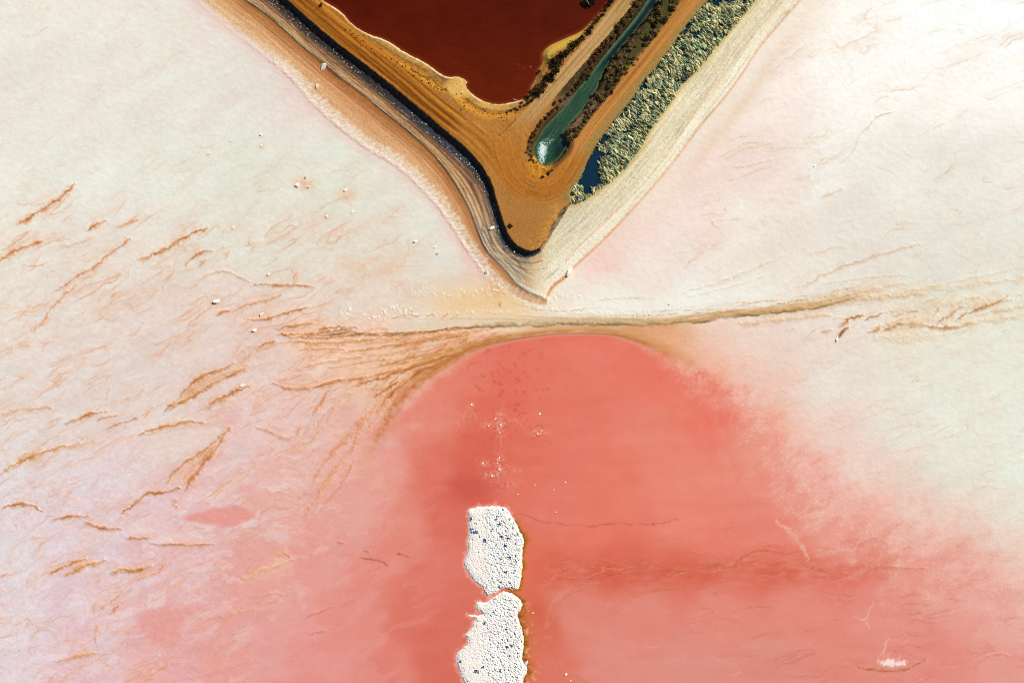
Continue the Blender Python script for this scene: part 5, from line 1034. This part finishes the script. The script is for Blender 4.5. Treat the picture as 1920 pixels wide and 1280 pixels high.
# ---------------------------------------------------------------- shrubs
def bush_mesh(name, seed, mats, leaves=150, dome=.75, spiky=.0, leaf=.16):
    rr = np.random.RandomState(seed); V = []; F = []; MI = []
    def stem(a, b, r0, r1, mi):
        ax = (b - a); ax = ax / np.linalg.norm(ax); s = np.cross(ax, [.3, .8, .5]); s /= np.linalg.norm(s); t = np.cross(ax, s); n = len(V)
        for (c, r) in ((a, r0), (b, r1)):
            for k in range(3): V.append(c + r * (math.cos(k * 2.094) * s + math.sin(k * 2.094) * t))
        for k in range(3): F.append((n + k, n + (k + 1) % 3, n + 3 + (k + 1) % 3, n + 3 + k)); MI.append(mi)
    lobes = [(np.array([rr.uniform(-.5, .5), rr.uniform(-.5, .5), rr.uniform(.25, .55) * dome]), rr.uniform(.38, .62)) for _ in range(6)] + [(np.array([0, 0, .4 * dome]), .6)]
    for c, r in lobes: stem(np.array([0, 0, -.1]), c, .05, .02, 0)
    for k in range(leaves):
        c, r = lobes[rr.randint(len(lobes))]
        d = rr.randn(3); d /= np.linalg.norm(d); d[2] = abs(d[2]) * .9 - .15
        p = c + d * r * rr.uniform(.55, 1.05) * np.array([1, 1, dome]); p[2] = max(p[2], .03)
        s = rr.randn(3); s -= s.dot(d) * d * rr.uniform(0, 1 - spiky); s /= np.linalg.norm(s); t = np.cross(d, s); t /= np.linalg.norm(t)
        l = leaf * rr.uniform(.7, 1.5); w_ = l * rr.uniform(.35, .6); n = len(V)
        V.extend([p - s * l, p + t * w_, p + s * l, p - t * w_]); F.append((n, n + 1, n + 2, n + 3)); MI.append(1 if rr.rand() < .7 else 2)
    me = bpy.data.meshes.new(name); me.from_pydata([tuple(v) for v in V], [], F); me.polygons.foreach_set('material_index', np.array(MI, np.int32))
    for m in mats: me.materials.append(m)
    me.update(); return me
M_TWIG = simple_mat('twig', (104, 84, 58)); M_DARK = simple_mat('dark_foliage', (58, 50, 26), var=.4, bump=0); M_RUST = simple_mat('rust_foliage', (128, 78, 34), var=.4, bump=0); M_DRY = simple_mat('dry_foliage', (150, 126, 80), var=.35, bump=0)
M_LIME = simple_mat('lime_foliage', (150, 156, 36), var=.25, bump=0); M_OLIVE = simple_mat('olive_foliage', (92, 86, 46), var=.35, bump=0); M_BLK = simple_mat('blackish_foliage', (40, 34, 22), var=.3, bump=0)
B_DARK = [bush_mesh('shrub', 60 + k, [M_TWIG, M_DARK, M_RUST], 170) for k in range(4)]
B_RUST = [bush_mesh('shrub', 70 + k, [M_TWIG, M_RUST, M_DARK], 150) for k in range(3)]
B_DRY = [bush_mesh('shrub', 80 + k, [M_TWIG, M_DRY, M_OLIVE], 150, .6, .4, .2) for k in range(4)]
B_LIME = [bush_mesh('shrub', 90, [M_TWIG, M_LIME, M_OLIVE], 200)]
B_BLK = [bush_mesh('shrub', 95 + k, [M_TWIG, M_BLK, M_DARK], 190, .9) for k in range(2)]
G1 = 'shrubs on the pond side of the pale track'; G2 = 'shrubs on the west bank of the drain'; G4 = 'dry scrub on the east bank of the drain'
def bush(px, py, r, kit, label, group, h=1.0, name='shrub'):
    (qx, qy), = rect([(px, py)], 2.2)
    o = bpy.data.objects.new(name, kit[R.randrange(len(kit))]); COL.objects.link(o)
    s = r * U; o.location = (wx(qx), wy(qy), hz(qx, qy) - .04); o.scale = (s * R.uniform(.9, 1.15), s * R.uniform(.9, 1.15), s * h); o.rotation_euler = (0, 0, R.uniform(0, 6.28))
    if group in (G1, G2, G4):
        kd = {'0': 'dark', '1': 'rusty brown', '2': 'grey brown dry'}['2' if o.data in B_DRY else ('1' if o.data in B_RUST else '0')]
        st = 'by the top edge' if py < 40 else ('in the upper stretch' if py < 100 else ('in the middle stretch' if py < 170 else 'in the lower stretch'))
        label = ('large ' if r > 6.5 else ('small ' if r < 4.3 else '')) + kd + ' shrub ' + label + ', ' + st
    return tag(o, label, 'shrub', group)
G1 = 'shrubs on the pond side of the pale track'; L1 = 'between red pond and pale track'
for (px, py, r) in [(1092, 72, 8), (1084, 79, 7), (1074, 87, 8.5), (1064, 97, 8), (1053, 105, 9), (1038, 114, 8.5), (1049, 119, 8), (1037, 126, 7), (1044, 131, 7), (1036, 140, 8), (1026, 146, 8.5), (1033, 150, 6), (1020, 156, 8), (1009, 164, 7.5), (1016, 168, 7), (999, 174, 7.5), (1009, 177, 6.5), (988, 183, 6), (997, 188, 5), (1011, 133, 3.6),
                    (1104, 60, 6.5), (1109, 51, 6), (1116, 41, 6.5), (1122, 33, 5), (1127, 27, 6), (1134, 17, 5.5), (1141, 8, 6), (1147, 0, 6), (1154, -9, 6)]:
    bush(px, py, r * 1.15, B_DARK + B_BLK[:1], L1, G1, 1.25)
for (px, py, r) in [(984, 197, 5), (975, 199, 4.5), (966, 203, 5), (958, 207, 4), (970, 206, 3.5), (950, 211, 3.5), (990, 194, 5), (979, 192, 4.5)]:
    bush(px, py, r, B_DARK, 'dark low shrub at the southern corner of the red pond', 'shrubs at the pond corner', .8)
G2 = 'shrubs on the west bank of the drain'; L2 = 'between pale track and drain'
wb = [(1126, 93, 7.5), (1119, 100, 7), (1115, 108, 6), (1140, 77, 7), (1133, 85, 7), (1150, 70, 6), (1158, 58, 7), (1158, 47, 6), (1168, 38, 6.5), (1176, 31, 4), (1183, 20, 6), (1181, 28, 5), (1191, 6, 6.5), (1197, 12, 4), (1172, 44, 4), (1107, 116, 5.5), (1101, 133, 5.5), (1103, 140, 5), (1096, 138, 5.5), (1087, 152, 5), (1091, 146, 4.5), (1080, 160, 5), (1074, 169, 4.5), (1067, 177, 5.5),
      (1061, 184, 4), (1052, 189, 4), (1041, 192, 4.5), (1046, 201, 4), (1037, 207, 4.5), (1029, 213, 4.5), (1023, 220, 4.5), (1015, 228, 4.5), (1011, 236, 4.5), (1006, 243, 4), (1000, 250, 4.5), (996, 257, 4.5), (993, 264, 4.5), (1003, 252, 4), (1160, 64, 4), (1146, 82, 4.5), (1110, 126, 5), (1202, -4, 6), (1210, -14, 6)]
for (px, py, r) in wb: bush(px, py, r * 1.1, B_RUST + B_DARK[:2], L2, G2, 1.15)
G3 = 'scrub round the outfall'; L3 = 'tiny dark scrub clump on the orange gravel round the outfall'
for k in range(34):
    t = k / 33.0; an = math.radians(-195 + 250 * t); rr_ = R.uniform(.95, 1.3)
    px = 1021 - math.cos(an) * 27 * rr_ * 1.0; py = 285 - math.sin(an) * -24 * rr_
    if py > 262: bush(px, py, R.uniform(2.0, 3.6), B_DARK + B_RUST, L3, G3, .9)
bush(1018, 331, 4.2, B_BLK, 'left of two round black shrubs below the outfall', None, .9); bush(1029, 325, 4.6, B_BLK, 'right of two round black shrubs below the outfall', None, .9); bush(1035, 320, 3.0, B_BLK, 'smallest black shrub at the end of the outfall gravel', None, .9)
G4 = 'dry scrub on the east bank of the drain'; L4 = 'between drain and eastern track'
RD = np.array(ROAD_R); k = 0
CRs = smooth(CH_R, 2)
while k < 150:
    t = R.uniform(.03, .97); p, nrm = along(CRs, t); q = p + nrm * (-1 if nrm[0] < 0 else 1) * R.uniform(2, 34) if False else p + np.array([abs(nrm[0]), abs(nrm[1])]) * R.uniform(2, 34)
    if q[1] < -30 or q[1] > 300: continue
    dr, _, _ = pdist(np.array([[q[0]]], np.float32), np.array([[q[1]]], np.float32), RD)
    if dr[0, 0] < 18: continue
    if fbm(np.array([q[0] / 17], np.float32), np.array([q[1] / 17], np.float32), 2, 611)[0] < -.12: continue
    (ux, uy) = ((q[0] - CXU) / (1 - 2.2 / ALT) + CXU, (q[1] - CYU) / (1 - 2.2 / ALT) + CYU)
    bush(ux, uy, R.uniform(3.0, 7.0), B_DRY + B_DARK[:2], L4, G4, 1.25); k += 1
k = 0
while k < 46:                                               # ragged fringe along the eastern track
    t = R.uniform(.2, .72); p, nrm = along(RD, t); q = p + np.array([-abs(nrm[0]), -abs(nrm[1])]) * R.uniform(17, 21)
    if q[1] < -20 or q[1] > 300: continue
    (ux, uy) = ((q[0] - CXU) / (1 - 2.2 / ALT) + CXU, (q[1] - CYU) / (1 - 2.2 / ALT) + CYU)
    bush(ux, uy, R.uniform(2.2, 4.0), B_DRY + B_RUST, 'small dry tuft on the ragged west edge of the eastern track', 'tufts along the eastern track', .8); k += 1
bush(1174, 126, 6.2, B_LIME, 'bright lime green shrub beside the eastern track, the lower of two', None, 1.0); bush(1229, 62, 5.4, B_LIME, 'bright lime green shrub beside the eastern track, the upper of two', None, 1.0)
bush(601, 8, 4.2, B_BLK, 'lone round black shrub on the golden verge at the top', None, 1.5)
# low scrub on the golden verge of the west track
VG = smooth(rect([(640, 45), (690, 85), (730, 108), (770, 128), (800, 150), (840, 172), (880, 195), (920, 212), (950, 215)], Z_TOP), 2)
for k in range(60):
    p, nrm = along(VG, R.uniform(0, 1)); q = p + nrm * R.gauss(0, 5)
    bush(q[0], q[1], R.uniform(1.3, 2.4), B_DARK, 'speck of low scrub on the golden verge west of the pond, ' + ('upper part' if q[1] < 90 else ('middle part' if q[1] < 160 else 'lower part')), 'scrub specks on the golden verge', .7, 'verge_scrub')

# half drowned dead bush at the top edge of the pond
def branch_obj(name, parts, mat, label=None, cat=None, parent=None, z0=0, at=(0, 0)):
    V = []; F = []
    for pts, r0, r1 in parts:
        pts = [np.array(p, float) for p in pts]
        for i in range(len(pts) - 1):
            a, b = pts[i], pts[i + 1]; ra = r0 + (r1 - r0) * i / (len(pts) - 1); rb = r0 + (r1 - r0) * (i + 1) / (len(pts) - 1)
            ax = b - a; ax /= np.linalg.norm(ax); s = np.cross(ax, [.2, .3, .93]); s /= np.linalg.norm(s); t = np.cross(ax, s); n = len(V)
            for c, r in ((a, ra), (b, rb)):
                for k in range(6): V.append(tuple(c + r * (math.cos(k * 1.047) * s + math.sin(k * 1.047) * t)))
            for k in range(6): F.append((n + k, n + (k + 1) % 6, n + 6 + (k + 1) % 6, n + 6 + k))
            F.append(tuple(n + k for k in range(5, -1, -1))); F.append(tuple(n + 6 + k for k in range(6)))
    me = bpy.data.meshes.new(name); me.from_pydata(V, [], F); me.materials.append(mat); me.update()
    o = bpy.data.objects.new(name, me); COL.objects.link(o); o.location = (at[0], at[1], z0)
    if parent: o.parent = parent
    if label: tag(o, label, cat)
    return o
(qx, qy), = rect([(1104, 0)], 1.3)
db = bpy.data.objects.new('drowned_bush', None); COL.objects.link(db); db.location = (wx(qx), wy(qy), Z_POND - .1); tag(db, 'black half drowned bush with pale branches in the red pond', 'bush')
fo = bpy.data.objects.new('foliage', bush_mesh('foliage', 123, [M_TWIG, M_BLK, M_DARK], 420, .55, 0, .12)); COL.objects.link(fo); fo.parent = db; fo.scale = (2.3, 2.0, 1.6)
for pts in ([(-1.2, .5, 1.0), (-.7, -.2, 1.15), (-.1, -1.0, .9), (.05, -1.35, .7)], [(-.3, .9, 1.1), (.4, .1, 1.2), (1.0, -.1, 1.1), (1.5, .2, .9)], [(0, 0, .2), (.6, .5, 1.0), (1.3, .8, 1.1)]):
    branch_obj('branch', [(pts, .07, .04)], M_WOOD, parent=db)
for (a, b, lab) in [((962, 186, 0), (972, 190, 0), 'pale driftwood stick lying in the corner of the pond'), ((989, 177, 0), (995, 182, 0), 'pale driftwood stick by the dark shrubs at the pond corner')]:
    (ax_, ay_), (bx_, by_) = rect([a[:2], b[:2]], 1.4)
    m_ = ((ax_ + bx_) / 2, (ay_ + by_) / 2)
    branch_obj('driftwood', [([((ax_ - m_[0]) * U, -(ay_ - m_[1]) * U, .0), (.05, .04, .06), ((bx_ - m_[0]) * U, -(by_ - m_[1]) * U, .02)], .09, .05)], M_WOOD, lab, 'driftwood', z0=max(Z_POND, hz(*m_)) + .06, at=(wx(m_[0]), wy(m_[1])))
# survey pole on the apron, and a block at the lip of the point
(qx, qy), = rect([(966, 226)], 2.2)
branch_obj('pole', [([(0, 0, -.2), (0, 0, 4.2)], .06, .045), ([(-.25, .1, 3.9), (.25, -.1, 3.9)], .04, .04)], M_POST, 'thin pole casting a long shadow across the track apron', 'pole', z0=hz(qx, qy), at=(wx(qx), wy(qy)))
(qx, qy), = rect([(960, 420)], 2.2)
bm = bmesh.new(); bmesh.ops.create_cube(bm, size=1); bmesh.ops.scale(bm, vec=(1.0, .7, .9), verts=bm.verts); bmesh.ops.bevel(bm, geom=bm.edges[:], offset=.08, segments=2, affect='EDGES')
me = bpy.data.meshes.new('marker_block'); bm.to_mesh(me); bm.free(); me.materials.append(simple_mat('mud_block', (168, 116, 58)))
o = bpy.data.objects.new('marker_block', me); COL.objects.link(o); o.location = (wx(qx), wy(qy), hz(qx, qy) + .4); o.rotation_euler = (0, 0, -.6); tag(o, 'brown block on the lip of the embankment point', 'block')

# ---------------------------------------------------------------- marsh tussocks: one uncountable mass
def tussocks():
    rr = np.random.RandomState(77)
    SV = np.array([(1, 0, 0), (-1, 0, 0), (0, 1, 0), (0, -1, 0), (0, 0, 1), (.5, .5, .45), (-.5, .55, .5), (-.45, -.5, .4), (.55, -.5, .5)], float)
    SF = np.array([(4, 0, 5), (4, 5, 2), (4, 2, 6), (4, 6, 1), (4, 1, 7), (4, 7, 3), (4, 3, 8), (4, 8, 0), (0, 2, 5), (2, 1, 6), (1, 3, 7), (3, 0, 8)])
    n = 130000
    px = rr.uniform(1060, 1500, n).astype(np.float32); py = rr.uniform(-110, 392, n).astype(np.float32)
    ok = inside(px, py, MAR)
    dmo, _, _ = pdist(px, py, MARSH_OUT); dmi, _, _ = pdist(px, py, MARSH_IN)
    ct_, st_ = math.cos(.75), math.sin(.75); cl = fbm((px * ct_ + py * st_) / 10, (py * ct_ - px * st_) / 4.5, 3, 601, .6)
    zg = np.array([hz(a, b) if k else -9 for a, b, k in zip(px, py, ok)])
    ok &= (dmo > 2.0) & (dmi > 1.5) & (zg > Z_MARSH - .03) & (cl > -.12)
    idx = np.nonzero(ok)[0][:17000]
    tone_ = fbm(px / 22, py / 22, 3, 607)
    V = []; F = []; C = []; nv = len(SV)
    pal = np.array([(196, 186, 134), (176, 174, 124), (146, 158, 122), (214, 200, 148), (122, 134, 100), (96, 104, 74), (186, 166, 108), (116, 140, 122), (70, 80, 66)], float)
    for m, k in enumerate(idx):
        s = .10 + .38 * rr.rand() ** 2; el = rr.uniform(1.4, 3.2); an = -.75 + rr.randn() * .35
        j = SV * (1 + .35 * rr.randn(nv, 1) * .6)
        v = j * np.array([s * el * .75, s * .6, s * rr.uniform(.45, .9)])
        ca_, sa_ = math.cos(an), math.sin(an)
        v = np.stack([v[:, 0] * ca_ - v[:, 1] * sa_, v[:, 0] * sa_ + v[:, 1] * ca_, v[:, 2]], 1) + np.array([wx(px[k]), wy(py[k]), zg[k] + s * .35])
        V.append(v); F.append(SF + m * nv)
        c = pal[min(len(pal) - 1, max(0, int(len(pal) * (.5 + .55 * float(tone_[k])) + rr.randn() * 2.0)))] * rr.uniform(.9, 1.28); C.append(np.repeat(c[None], nv, 0))
    return mesh_obj('marsh_tussocks', np.concatenate(V), np.concatenate(F), ground_mat('tussock', .95, .1, .3, .6, (4, 12), .08), lin(np.concatenate(C)))
o = tussocks(); o.data.polygons.foreach_set('use_smooth', np.zeros(len(o.data.polygons), bool)); tag(o, 'dense pale green and yellow tussocks filling the marsh strip', 'tussocks', kind='stuff')
